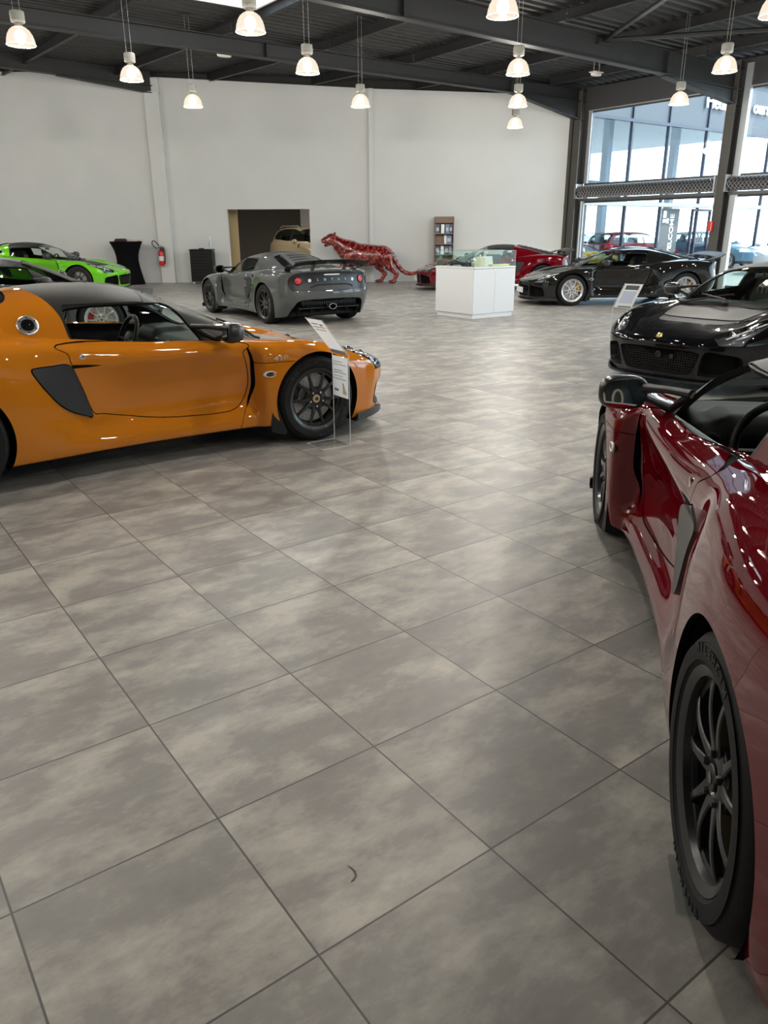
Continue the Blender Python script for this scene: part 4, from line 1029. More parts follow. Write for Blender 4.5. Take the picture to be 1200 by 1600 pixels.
# pilasters and skirting
m = MB(); m.box(-6.84, -6.42, WY-.16, WY+.02, 0, 5.24); m.box(-6.86, -6.40, WY-.18, WY+.02, 5.24, 5.27); m.box(-6.64, -6.42, WY-.10, WY+.02, 5.27, 5.62)
struct(m, 'trim_1', WALLM)
m = MB(); m.box(-.40, -.27, WY-.10, WY+.02, 0, 5.33); struct(m, 'trim_2', WALLM)
m = MB()
for x0, x1 in ((-14, -6.84), (-6.42, OX0), (OX1, -.40), (-.27, 5.6)): m.box(x0, x1, WY-.012, WY+.002, 0, .07)
struct(m, 'baseboard_back', WALLM)
m = MB(); m.box(-14.2, -14, -12, WY+.2, 0, 7); struct(m, 'wall_left', WALLM)
m = MB(); m.box(-14.2, 32, -12.2, -12, 0, 7); struct(m, 'wall_front', WALLM)
# ------------------------------------------------------------------ roof: corrugated deck on purlins on rafters
def deckz(a, d): return 5.44+.034*max(0, -a)*min(1, max(0, (d-1)/6))+.010*d
SKY_A0, SKY_A1, SKY_D0, SKY_D1 = 1.25, 3.75, 11.26, 13.44
m = MB(); pitch = .25; a = -12.
while a < 34:
    V = []; F = []
    prof = [(0, 0), (.10, 0), (.125, .055), (.225, .055), (.25, 0)]
    def strip(ds):
        V = []; F = []
        for (pa, pz) in prof:
            for d in ds: V.append(FM @ Vector((a+pa, d, deckz(a+pa, d)+pz)))
        n = len(ds)
        for i in range(len(prof)-1):
            for j in range(n-1): F.append((i*n+j, i*n+j+1, (i+1)*n+j+1, (i+1)*n+j))
        m.add(V, F)
    if SKY_A0-.01 <= a+.001 and a+pitch <= SKY_A1+.02:
        strip([-.4, 1, 4, 7, 10, SKY_D0]); strip([SKY_D1, 14, 18, 22, 36])
    else: strip([-.4, 1, 4, 7, 10, 14, 18, 22, 36])
    a += pitch
struct(m, 'ceiling', DECKM)
m = MB(); m.box(-14, 40, -.6, 36, 0, .05, FM @ Matrix.Translation((0, 0, 6.4))); 
# upper skin keeps daylight out around the skylight well
m = MB()
for (a0, a1, d0, d1) in ((-12, SKY_A0, -.5, 36), (SKY_A1, 34, -.5, 36), (SKY_A0, SKY_A1, -.5, SKY_D0), (SKY_A0, SKY_A1, SKY_D1, 36)): m.box(a0, a1, d0, d1, 6.28, 6.33, FM)
m.box(-12, 34, -.5, -.45, 5.3, 6.3, FM); struct(m, 'roof_skin', DECKM)
zb = deckz(SKY_A0, SKY_D0)-.06
m = MB()
for (a0, a1, d0, d1) in ((SKY_A0-.03, SKY_A0+.02, SKY_D0, SKY_D1), (SKY_A1-.02, SKY_A1+.03, SKY_D0, SKY_D1), (SKY_A0, SKY_A1, SKY_D0-.03, SKY_D0+.02), (SKY_A0, SKY_A1, SKY_D1-.02, SKY_D1+.03)): m.box(a0, a1, d0, d1, zb, 6.33, FM)
m.box(SKY_A0+1.5, SKY_A0+1.56, SKY_D0, SKY_D1, 6.2, 6.28, FM); so = struct(m, 'window_skylight', pbr('white_curb', (.8, .8, .79), .5))
p_ = MB(); p_.box(SKY_A0, SKY_A1, SKY_D0, SKY_D1, 6.30, 6.31, FM); p_.build('pane', SKYPANE, so)
def ibeam(mb, P0, P1, h, w, tf=.02, tw=.014):
    """I section from P0 to P1 (centre of the top flange)"""
    P0, P1 = Vector(P0), Vector(P1); t = (P1-P0).normalized(); s = t.cross(Vector((0, 0, 1))).normalized(); u = s.cross(t)
    for (b0, b1, z0, z1) in ((-w/2, w/2, -tf, 0), (-w/2, w/2, -h, -h+tf), (-tw/2, tw/2, -h+tf, -tf)):
        V = [p+s*b+u*z for p in (P0, P1) for b, z in ((b0, z0), (b1, z0), (b1, z1), (b0, z1))]
        mb.add(V, [(0, 1, 2, 3), (7, 6, 5, 4), (0, 4, 5, 1), (1, 5, 6, 2), (2, 6, 7, 3), (3, 7, 4, 0)])
def rafter(a, d0=0., d1=30., zt=5.25, haunch=True, slope=.002, H=.40):
    mb = MB(); ibeam(mb, fw(a, d0, zt), fw(a, d1, zt+slope*(d1-d0)), H, .19)
    if haunch:
        s = Av*.095; V = []
        for (d, z) in ((d0+.10, zt-H+.02), (d0+3.1, zt-H+.02), (d0+.10, zt-.80)):
            for k in (-.07, .07): V.append(fw(a, d, z)+Av*k*.1)
        mb.add(V, [(0, 2, 4), (1, 5, 3), (0, 1, 3, 2), (2, 3, 5, 4), (4, 5, 1, 0)])
        p0, p1 = fw(a, d0+.10, zt-.80), fw(a, d0+3.1, zt-H+.01)
        V = [p+Av*k+Vector((0, 0, z)) for p in (p0, p1) for k, z in ((-.095, 0), (.095, 0), (.095, .02), (-.095, .02))]
        mb.add(V, [(0, 1, 2, 3), (7, 6, 5, 4), (0, 4, 5, 1), (1, 5, 6, 2), (2, 6, 7, 3), (3, 7, 4, 0)])
    for d in (d0+3.1, 10.4): mb.box(a-.09, a+.09, d-.008, d+.008, zt-H+.01+slope*d, zt-.01+slope*d, FM)
    return mb
BEAMS = 'dark steel roof rafters'
def steel(mb, name): return struct(mb, name, STEELD)
for i, a in enumerate(FRAME): steel(rafter(a, zt=5.24 if i == 0 else 5.10, slope=.001 if i == 0 else .016, H=.31 if i == 0 else .47), 'rafter')
mb = MB(); q0 = Vector((-6.62, 24.82, 5.80)); q1 = q0-Bv*11.; q1.z = 6.0
ibeam(mb, q0, q1, .40, .19)
p0 = q0+Vector((0, 0, -.58))-Bv*.03; p1 = q0-Bv*2.6+Vector((0, 0, -.38)); V = [p+Av*k+Vector((0, 0, z)) for p in (p0, p1) for k, z in ((-.095, 0), (.095, 0), (.095, .02), (-.095, .02))]
mb.add(V, [(0, 1, 2, 3), (7, 6, 5, 4), (0, 4, 5, 1), (1, 5, 6, 2), (2, 6, 7, 3), (3, 7, 4, 0)])
V = [p0+Av*.01, p1+Av*.01, q0+Vector((0, 0, -.38))+Av*.01, p0-Av*.01, p1-Av*.01, q0+Vector((0, 0, -.38))-Av*.01]; mb.add(V, [(0, 1, 2), (5, 4, 3), (0, 2, 5, 3), (0, 3, 4, 1)])
steel(mb, 'rafter')
for d in (1.55, 3.95, 6.35, 8.75, 11.15, 13.55, 15.95, 18.35, 20.75):
    for i in range(len(FRAME)-1):
        mb = MB(); ibeam(mb, fw(FRAME[i]+.02, d, deckz(0, d)-.005), fw(FRAME[i+1]-.02, d, deckz(0, d)-.005), .20, .09, .012, .010); steel(mb, 'purlin')
    if d > 3: 
        mb = MB(); ibeam(mb, fw(-.02, d, deckz(0, d)-.005), fw(-d*.75, d, deckz(-d*.75, d)-.005), .20, .09, .012, .010); steel(mb, 'purlin')
# wind bracing from the second rafter
mb = MB()
b0 = fw(4.8, 5.2, 5.10); mb.tube([b0, fw(9.5, 7.9, 5.2)], .045, 8); steel(mb, 'brace')
mb = MB(); mb.tube([b0, fw(9.5, 1.2, 5.15)], .045, 8); steel(mb, 'brace')
mb = MB(); mb.box(4.71, 4.89, 5.0, 5.45, 5.0, 5.03, FM); mb.box(4.75, 4.85, 5.05, 5.40, 5.03, 5.12, FM); steel(mb, 'gusset')
# ------------------------------------------------------------------ glazed facade along a, bays between the columns
def column(a, wide=.20, corner=False):
    mb = MB()
    for (d0, d1, a0, a1) in ((-.02, .0, -wide/2, wide/2), (.30, .32, -wide/2, wide/2), (0, .30, -.012, .012)): mb.box(a+a0, a+a1, d0, d1, 0, 5.26, FM)
    o = struct(mb, 'column', COLM); return o
for i, a in enumerate(FRAME): column(a+(.02 if i == 0 else 0), .24)
m = MB(); m.box(-.52, -.14, .02, .34, 0, 5.3, FM); struct(m, 'column', COLM)
def pane(mb, parent, name='pane', mat=PANE): return mb.build(name, mat, parent)
def xlattice(mb, a0, a1, z0, z1, dfun, step=.105, r=.007):
    """diamond mesh wrapped round a rolled-up grille"""
    zc, rad = (z0+z1)/2, (z1-z0)/2
    n = int((a1-a0)/step)
    for k in range(-4, n+4):
        for s in (1, -1):
            pts = []
            for q in range(9):
                th = -PI/2+PI*q/8; aa = a0+step*k+s*step*4.0*(q/8)+(0 if s > 0 else step*4.0)
                if a0 <= aa <= a1: pts.append(FM @ Vector((aa, dfun+rad*math.cos(th), zc+rad*math.sin(th))))
            if len(pts) > 1: mb.tube(pts, r, 4, cap=False)
def bay(i):
    a0, a1 = FRAME[i]+.16, FRAME[i+1]-.22
    fr = MB()
    fr.box(a0-.16, a1+.16, -.10, .08, 4.72, 5.30, FM)                                  # header
    for z0, z1 in ((4.66, 4.72), (2.72, 2.78), (2.24, 2.34), (0, .10)): fr.box(a0, a1, -.07, -.01, z0, z1, FM)
    for aa in (a0, a1-.06): fr.box(aa, aa+.06, -.07, -.01, 0, 4.72, FM)
    w = struct(fr, 'window_%d' % (i+1), FRAMEM)
    fr = MB(); fr.box(a0, a1, -.005, .03, 4.70, 4.73, FM); fr.box(a0+.01, a0+.13, -.005, .02, 2.78, 4.70, FM); fr.box(a1-.05, a1, -.005, .02, 2.78, 4.70, FM); fr.box(a0+.01, a0+.08, -.005, .02, .1, 2.3, FM)
    fr.build('window_frame', ALU, w)
    g = MB(); g.box(a0+.06, a1-.06, -.045, -.039, 2.78, 4.66, FM); pane(g, w)
    g = MB(); g.box(a0+.06, a1-.06, -.045, -.039, .10, 2.24, FM); pane(g, w)
    # rolled security grille
    root = empty('roller_grille', fw((a0+a1)/2, .12, 2.54)); L = ['dark diamond-mesh roller grille rolled up over the first window bay beside the back wall', 'dark diamond-mesh roller grille rolled up at the right edge over the second window bay'] 
    if i < 2: tag(root, L[i], 'security grille', 'rolled-up window grilles')
    else: tag(root, 'rolled-up security grille over a window bay outside the picture', 'security grille', 'rolled-up window grilles')
    root.rotation_euler = (0, 0, 0); inv = Matrix.Translation(root.location).inverted()
    r = MB(); pr = [(.165, a0-.02), (.165, a1+.02)]
    Mr = FM @ Matrix.Translation((0, .14, 2.545)) @ Matrix.Rotation(PI/2, 4, 'Y')
    r.lathe(pr, 24, inv @ Mr); r.build('roll', pbr('grille_dark', (.018, .018, .02), .5), root)
    x = MB(); xlattice(x, a0, a1, 2.375, 2.715, .14); 
    x.v = [tuple(inv @ Vector(v)) for v in x.v]; x.build('mesh_bars', pbr('grille_bar', (.26, .26, .265), .4, .4), root)
    b = MB(); b.box(a0-.03, a1+.03, .06, .15, 2.31, 2.365, inv @ FM); b.box(a0-.03, a1+.03, .085, .125, 2.285, 2.31, inv @ FM)
    for k in range(9): b.box(a0+.25+k*.5, a0+.29+k*.5, .15, .156, 2.335, 2.345, inv @ FM)
    b.build('bottom_bar', pbr('grille_rail', (.10, .10, .10), .4, .4), root)
    for aa in (a0-.06, a1+.02): e = MB(); e.box(aa, aa+.04, -.0, .32, 2.36, 2.76, inv @ FM); e.build('end_plate', ALU, root)
    for aa in (a0-.005, a1-.035): s = MB(); s.box(aa, aa+.04, .03, .09, 0, 2.36, inv @ FM); s.build('guide_rail', ALU, root)
for i in range(len(FRAME)-1): bay(i)
m = MB(); m.box(FRAME[-1], 34, -.12, .05, 0, 5.4, FM); struct(m, 'wall_right', WALLM)
m = MB(); m.box(33.8, 34, -.1, 36, 0, 6.4, FM); struct(m, 'wall_side', WALLM)
# pipe chase beside the second column, call point, cable, switch
m = MB(); m.box(4.97, 5.13, .0, .12, 0, 5.2, FM); struct(m, 'trim_3', ALU)
r = empty('fire_call_point', fw(4.70, .34, 1.52), label='small red fire call point box on the dark steel column', cat='call point'); inv = Matrix.Translation(r.location).inverted() @ FM
q = MB(); q.box(4.64, 4.76, .32, .37, 1.43, 1.67, inv, b=.006); q.build('housing', pbr('signal_red', (.62, .02, .02), .35), r)
q = MB(); q.box(4.715, 4.74, .37, .376, 1.45, 1.65, inv); q.build('front_strip', pbr('pale_red', (.8, .35, .33), .4), r)
q = MB(); q.tube([fw(4.70, .335, 1.66), fw(4.70, .335, 4.45)], .006, 6); o = q.build('cable', pbr('cable_grey', (.35, .33, .3), .5)); tag(o, 'thin pale cable running up the column above the red call point', 'cable')
q = MB(); q.box(-.37, -.25, .34, .375, 2.10, 2.24, FM, b=.006); o = q.build('switch_box', pbr('cream_plastic', (.62, .60, .52), .4)); tag(o, 'small cream switch box on the dark corner column', 'switch')
# ------------------------------------------------------------------ pendant lamps
LAMPS = [((40, 65), (-5.00, 12.20)), ((212, 122), (-4.28, 14.84)), ((308, 164), (-3.91, 17.77)), ((399, 48), (-1.71, 11.53)), ((487, 113), (-1.22, 14.27)), ((569, 166), (-.45, 17.84)), ((792, 27), (1.47, 10.81)), ((815, 118), (2.26, 14.46)), ((815, 168), (2.83, 17.91)), ((810, 201), (3.33, 21.35)), ((1138, 117), (5.64, 14.32)), ((1067, 167), (6.13, 17.73))]
LLAB = ['glowing dome pendant at the far left, first in the top row of lamps', 'glowing dome pendant in front of the left white pilaster top', 'glowing dome pendant against the white wall right of the left pilaster, on two thin wires', 'glowing dome pendant directly beneath the bright skylight', 'brightest dome pendant with a white lit housing, right of the skylight', 'glowing dome pendant against the white wall beside the narrow middle pilaster', 'glowing dome pendant cut off by the top edge of the photo, only its shade showing', 'topmost of the three dome pendants hanging one above another in view', 'middle of the three dome pendants hanging one above another in view', 'lowest and smallest of the three dome pendants in line, against the white wall', 'glowing dome pendant in front of the haunched beam at the second column', 'glowing dome pendant hanging in front of the upper window']
lm, nt, out = newmat('lamp_shade'); e = nt.nodes.new('ShaderNodeEmission'); e.inputs[0].default_value = (1, .86, .70, 1); e.inputs[1].default_value = .82
t = nt.nodes.new('ShaderNodeBsdfTransparent'); t.inputs[0].default_value = (1, .95, .9, 1); g = nt.nodes.new('ShaderNodeBsdfGlossy'); g.inputs['Roughness'].default_value = .15
mx = nt.nodes.new('ShaderNodeMixShader'); mx.inputs[0].default_value = .62; mx2 = nt.nodes.new('ShaderNodeMixShader'); mx2.inputs[0].default_value = .06
nt.links.new(t.outputs[0], mx.inputs[1]); nt.links.new(e.outputs[0], mx.inputs[2]); nt.links.new(mx.outputs[0], mx2.inputs[1]); nt.links.new(g.outputs[0], mx2.inputs[2]); nt.links.new(mx2.outputs[0], out.inputs[0]); LSHADE = lm
LRIM = pbr('lamp_rim', (.9, .8, .65), .3, emit=(1, .8, .55), estr=.9); BULB = pbr('lamp_bulb', (1, 1, 1), .5, emit=(1, .90, .74), estr=16.); LHOUSE = pbr('lamp_housing', (.30, .29, .26), .45, .2)
q = MB(); q.lathe([(.192, 0), (.190, .02), (.181, .07), (.163, .125), (.132, .175), (.09, .208), (.055, .222)], 40, cap=False); ME_SH = q.mesh('shade')
q = MB(); q.tube([(.192*math.cos(2*PI*k/40), .192*math.sin(2*PI*k/40), 0) for k in range(40)], .005, 6, closed=True); ME_RIM = q.mesh('rim')
q = MB(); q.sphere((0, 0, .10), .075, 20, 12, sc=(1, 1, 1.15)); ME_BULB = q.mesh('bulb')
q = MB(); q.lathe([(.055, .215), (.055, .235), (.030, .238), (.030, .262), (.085, .266), (.092, .275), (.092, .40), (.085, .407), (0, .407)], 36, cap=False)
for k in range(9): q.lathe([(.092, .285+k*.0125), (.0955, .288+k*.0125), (.092, .291+k*.0125)], 36, cap=False)
ME_HO = q.mesh('housing')
q = MB()
for s in (-1, 1): q.tube([(s*.045, 0, .40), (s*.045, 0, 1.66)], .0025, 5)
ME_WI = q.mesh('wires')
q = MB(); q.box(-.08, .08, -.03, .03, 1.62, 1.66); ME_CL = q.mesh('clamp')
def lamp(x, y, z, label, group, grow=0.):
    r = empty('pendant_lamp', (x, y, z), T0, label, 'lamp', group)
    link('lamp_shade', ME_SH, LSHADE, r); link('rim', ME_RIM, LRIM, r); link('bulb', ME_BULB, BULB, r); link('housing', ME_HO, LHOUSE, r); link('wires', ME_WI, STEEL, r); link('ceiling_clamp', ME_CL, STEELD, r)
    l = bpy.data.lights.new('lamp_light', 'POINT'); l.energy = LAMP_W; l.color = (1, .955, .875); l.shadow_soft_size = .10
    o = bpy.data.objects.new('lamp_light', l); COL.objects.link(o); o.parent = r; o.location = (0, 0, -.11)
LAMP_W = 70.
for (px, p), lb in zip(LAMPS, LLAB): lamp(p[0], p[1], 3.9, lb, 'glowing dome pendants under the dark roof')
for a, d in ((10.4, 4.1), (15, 4.1), (12.8, 6.5), (17.3, 6.5), (10.7, 9.15), (15.2, 9.15), (13.2, 12), (17.7, 12), (10.8, 14.1), (15.2, 14.1), (8.6, 16.3), (13., 16.3), (11, 18.9), (-.9, 16.3), (-5.3, 16.3), (1.6, 18.8), (-2.9, 18.8), (3.9, 21.2), (-.6, 21.2), (6.3, 18.8), (8.4, 21.2), (-5.1, 18.8), (17.4, 16.3), (19.7, 14.1), (19.8, 18.9), (13.2, 21.4)):
    p = fw(a, d); lamp(p.x, p.y, 3.9, 'glowing dome pendant out of view, its grid read off paint highlights and extended to light wall and floor', 'dome pendants outside the picture')  # some of these are added to brighten the left wall and near floor
# emergency lights on the deck
def emlight(p, label):
    r = empty('emergency_light', p, T0, label, 'light', 'white emergency lights on the ceiling')
    q = MB(); q.lathe([(.16, 0), (.17, .03), (.15, .06), (0, .065)], 32, Matrix.Diagonal((1, .6, 1, 1))); q.build('diffuser', pbr('frost', (.75, .74, .70), .4), r)
    q = MB(); q.box(-.17, .17, -.10, .10, .055, .08, b=.01)
    for s in (-.1, .1): q.tube([(s, 0, .08), (s, 0, .30)], .006, 6)
    q.build('base', pbr('cream_plastic', (.62, .60, .52), .4), r)
# ------------------------------------------------------------------ world, sun
w = bpy.data.worlds.new('daylight'); SC.world = w; w.use_nodes = True; nt = w.node_tree; nt.nodes.clear()
bg = nt.nodes.new('ShaderNodeBackground'); wo = nt.nodes.new('ShaderNodeOutputWorld'); sk = nt.nodes.new('ShaderNodeTexSky'); sk.sky_type = 'HOSEK_WILKIE'
to_sun = (Bv*.62+Av*.40+Vector((0, 0, .78))).normalized(); sk.sun_direction = to_sun; sk.turbidity = 3.5; sk.ground_albedo = .4
mixw = nt.nodes.new('ShaderNodeMix'); mixw.data_type = 'RGBA'; mixw.inputs['Factor'].default_value = .65; mixw.inputs['B'].default_value = (.68, .85, 1.0, 1)
nt.links.new(sk.outputs[0], mixw.inputs['A']); nt.links.new(mixw.outputs['Result'], bg.inputs[0]); bg.inputs[1].default_value = 6.4; nt.links.new(bg.outputs[0], wo.inputs[0])
sl = bpy.data.lights.new('sun', 'SUN'); sl.energy = 9; sl.angle = .0093; sl.color = (1, .95, .87); so = bpy.data.objects.new('sun', sl); COL.objects.link(so); so.rotation_euler = to_sun.to_track_quat('Z', 'Y').to_euler(); so.location = (20, 20, 20)
SC.view_settings.view_transform = 'Standard'; SC.view_settings.look = 'None'; SC.view_settings.gamma = 1; SC.view_settings.exposure = .58; SC.view_settings.use_curve_mapping = False
ORANGE = paint('paint_orange', (.50, .160, .010)); GREY = paint('paint_grey', (.088, .093, .092), .0, .4); DRED = paint('paint_dark_red', (.115, .0012, .005), .0, .45); PBLACK = paint('paint_black', (.0035, .0035, .005), .1, .25, False); DGREY = paint('paint_graphite', (.011, .0105, .0095), .2, .4); GREEN = paint('paint_green', (.12, .44, .012), .1, .3); SGREY = paint('paint_steel_grey', (.10, .105, .11), .4, .3)
MROOF = pbr('roof_matte_black', (.013, .012, .011), .52, spec=.3); GROOF = pbr('roof_matte_grey', (.065, .060, .053), .5, spec=.35); HOODM = pbr('hood_matte_grey', (.013, .012, .011), .42, spec=.3); YEL = pbr('caliper_yellow', (.75, .45, .01), .3, coat=.5); REDC = pbr('caliper_red', (.45, .01, .01), .3, coat=.5); SATG = pbr('satin_grey', (.055, .055, .054), .45)
CARS = {}
CARS['orange'] = sports_car('sports_car', 'orange coupe with a black roof parked at the left', (-1.929, 5.4925, .603), ORANGE, MROOF, pbr('hood_satin_grey', (.05, .046, .042), .42), fuel=True, badge410=True)
CARS['gray'] = sports_car('sports_car', 'grey coupe with a rear wing and louvred engine cover, seen from behind', (-1.953, 14.66, 2.175), GREY, MROOF, BLACK, wing=True, hatch=pbr('louvre_grey', (.05, .05, .047), .45), wingmat=BLACK, capcol=BLACK)
CARS['red'] = sports_car('sports_car', 'dark red coupe in the right foreground with black wheels and a matte grey roof', (1.735, 2.389, 1.404), DRED, GROOF, BLACK, caliper=YEL, intake=SATG, capcol=BLACK, nuts=BLACK, open_left=True)
CARS['black'] = sports_car('sports_car', 'glossy black coupe facing the camera behind the dark red car', (4.225, 8.60, -2.50), PBLACK, GROOF, HOODM)
CARS['dark'] = sports_car('sports_car', 'graphite coupe with silver wheels and yellow calipers by the window', (4.98, 17.15, 3.22), DGREY, PBLACK, BLACK, wheel=SILVER, caliper=YEL, wing=True, plate=True, intake=DGREY, wingmat=BLACK)
CARS['red6'] = sports_car('sports_car', 'dark red coupe with a black roof behind the white display cabinet', (2.936, 21.65, 3.19), DRED, MROOF, BLACK, wing=True, plate=True, wingmat=BLACK)
CARS['green'] = sports_car('sports_car', 'bright green coupe with a black roof against the back wall', (-8.19, 19.25, -.008, .13), GREEN, MROOF, BLACK, fuel=True)
CARS['steel'] = sports_car('sports_car', 'dark-windowed grey car hidden behind the orange coupe, silver wheel seen through its windows', (-5.283, 11.452, .261), SGREY, SGREY, BLACK, wheel=SILVER, caliper=REDC, glass=glassmat('dark_glass', (.30, .34, .34), .05))
q = MB(); q.box(-2.3, 2.3, -1.1, 1.1, 0, .128, b=.01); o = q.build('display_platform', pbr('platform_grey', (.12, .12, .12), .5)); o.location = (-8.19, 19.25, 0); o.rotation_euler = (0, 0, -.008); tag(o, 'low grey display platform under the bright green coupe', 'platform')
# ================================================================== JAGUAR STATUE
def cone_sdf(x, y, z, a, b, ra, rb):
    a = np.array(a, float); b = np.array(b, float); d = b-a; px, py, pz = x-a[0], y-a[1], z-a[2]
    t = np.clip((px*d[0]+py*d[1]+pz*d[2])/(d@d), 0, 1)
    return np.sqrt((px-d[0]*t)**2+(py-d[1]*t)**2+(pz-d[2]*t)**2)-(ra+(rb-ra)*t)
def ell(x, y, z, c, r):
    k = np.sqrt(((x-c[0])/r[0])**2+((y-c[1])/r[1])**2+((z-c[2])/r[2])**2); return (k-1)*min(r)
def jag_f(x, y, z):
    Y = np.abs(y)
    f = ell(x, y, z, (-.62, 0, .80), (.46, .27, .33))                       # ribcage
    f = smin(f, ell(x, y, z, (-.95, 0, .86), (.32, .26, .34)), .10)         # shoulders
    f = smin(f, ell(x, y, z, (-.22, 0, .80), (.36, .235, .285)), .12)       # loin
    f = smin(f, ell(x, y, z, (.03, 0, .80), (.26, .245, .27)), .10)         # rump
    f = smin(f, cone_sdf(x, y, z, (-.98, 0, .96), (-1.38, 0, 1.18), .25, .165), .10)   # neck
    f = smin(f, cone_sdf(x, y, z, (-1.05, 0, .78), (-1.33, 0, 1.02), .20, .13), .08)
    f = smin(f, ell(x, y, z, (-1.52, 0, 1.275), (.175, .145, .150)), .06)   # skull
    f = smin(f, cone_sdf(x, Y, z, (-1.50, .075, 1.22), (-1.60, .06, 1.19), .085, .07), .04)   # cheeks
    f = smin(f, cone_sdf(x, y, z, (-1.60, 0, 1.245), (-1.745, 0, 1.20), .098, .072), .035)  # muzzle
    f = smin(f, cone_sdf(x, y, z, (-1.66, 0, 1.30), (-1.80, 0, 1.235), .052, .036), .02)   # bridge and nose
    f = smin(f, cone_sdf(x, y, z, (-1.55, 0, 1.155), (-1.70, 0, 1.085), .070, .045), .03)   # lower jaw
    f = smin(f, cone_sdf(x, Y, z, (-1.44, .095, 1.375), (-1.415, .125, 1.425), .052, .030), .02)   # ears
    f = smax(f, -ell(x, Y, z, (-1.455, .125, 1.420), (.028, .022, .034)), .01)
    f = smax(f, -ell(x, Y, z, (-1.665, .098, 1.300), (.032, .03, .020)), .015)              # eye sockets
    f = smax(f, -cone_sdf(x, y, z, (-1.66, 0, 1.135), (-1.83, 0, 1.125), .012, .026), .015)   # open mouth
    for s, o in ((1, .10), (-1, -.12)):                                        # fore legs
        yy = y*s
        f = smin(f, cone_sdf(x, yy, z, (-1.0, .17, .80), (-1.08+o, .175, .46), .155, .098), .07)
        f = smin(f, cone_sdf(x, yy, z, (-1.08+o, .175, .46), (-1.05+o, .17, .14), .092, .064), .04)
        f = smin(f, cone_sdf(x, yy, z, (-1.05+o, .17, .12), (-1.10+o, .17, .065), .066, .072), .03)
        f = smin(f, ell(x, yy, z, (-1.14+o, .17, .055), (.115, .078, .056)), .03)
    for s, o, yo in ((1, 0., .15), (-1, .42, .14)):                              # hind legs
        yy = y*s
        f = smin(f, cone_sdf(x, yy, z, (.0+.25*o, yo, .76), (-.13+.75*o, yo+.02, .50), .20, .125), .08)
        f = smin(f, cone_sdf(x, yy, z, (-.13+.75*o, yo+.02, .50), (.07+o*.84, yo+.01, .27), .118, .062), .05)
        f = smin(f, cone_sdf(x, yy, z, (.07+o*.84, yo+.01, .27), (-.04+o*.9, yo+.01, .08), .062, .055), .03)
        f = smin(f, ell(x, yy, z, (-.13+o*.98, yo+.01, .052), (.120, .074, .054)), .03)
    T = [(.18, 0, .90), (.28, 0, .80), (.38, 0, .62), (.475, 0, .47), (.58, 0, .36), (.70, 0, .295), (.84, 0, .270), (.96, 0, .285), (1.04, 0, .315)]
    for i in range(len(T)-1): f = smin(f, cone_sdf(x, y, z, T[i], T[i+1], .085-.0048*i, .085-.0048*(i+1)) if i else cone_sdf(x, y, z, T[0], T[1], .10, .075), .02)
    return f
V, N, T = surface_net(jag_f, (-1.95, -.42, -.02), (1.2, .42, 1.55), .022)
V[:, 2] = np.maximum(V[:, 2], 0)
m, nt, out = newmat('rosette_red'); b = nt.nodes.new('ShaderNodeBsdfPrincipled'); tc = nt.nodes.new('ShaderNodeTexCoord')
v = nt.nodes.new('ShaderNodeTexVoronoi'); v.inputs['Scale'].default_value = 13; nt.links.new(tc.outputs['Object'], v.inputs['Vector'])
v2 = nt.nodes.new('ShaderNodeTexVoronoi'); v2.inputs['Scale'].default_value = 40; nt.links.new(tc.outputs['Object'], v2.inputs['Vector'])
r = nt.nodes.new('ShaderNodeValToRGB'); el = r.color_ramp.elements; el[0].position = .0; el[0].color = (.16, .008, .008, 1); el[1].position = .75; el[1].color = (.09, .003, .005, 1)
for p, c in ((.18, (.30, .025, .018)), (.33, (.55, .16, .11)), (.42, (.16, .006, .008)), (.55, (.22, .010, .012))):
    q = el.new(p); q.color = (*c, 1)
nt.links.new(v.outputs['Distance'], r.inputs[0]); mx = nt.nodes.new('ShaderNodeMix'); mx.data_type = 'RGBA'; mx.blend_type = 'MULTIPLY'; mx.inputs['Factor'].default_value = .3
r2 = nt.nodes.new('ShaderNodeValToRGB'); r2.color_ramp.elements[0].color = (1, .8, .75, 1); r2.color_ramp.elements[0].position = .2; r2.color_ramp.elements[1].color = (.35, .2, .2, 1); r2.color_ramp.elements[1].position = .6
nt.links.new(v2.outputs['Distance'], r2.inputs[0]); nt.links.new(r.outputs[0], mx.inputs['A']); nt.links.new(r2.outputs[0], mx.inputs['B']); nt.links.new(mx.outputs['Result'], b.inputs['Base Color'])
b.inputs['Roughness'].default_value = .2; b.inputs['Coat Weight'].default_value = .8; b.inputs['Coat Roughness'].default_value = .05; nt.links.new(b.outputs[0], out.inputs[0]); JAGM = m
jag = link('jaguar_statue', tri_mesh('jaguar', V, N, T), JAGM, None, (0, 24.08, 0)); tag(jag, 'glossy red big-cat statue with a rosette pattern and a long curled tail', 'statue')
for s in (-1, 1):
    q = MB(); q.sphere((-1.655, s*.093, 1.30), .018); q.build('eye', GLOSSB, jag)
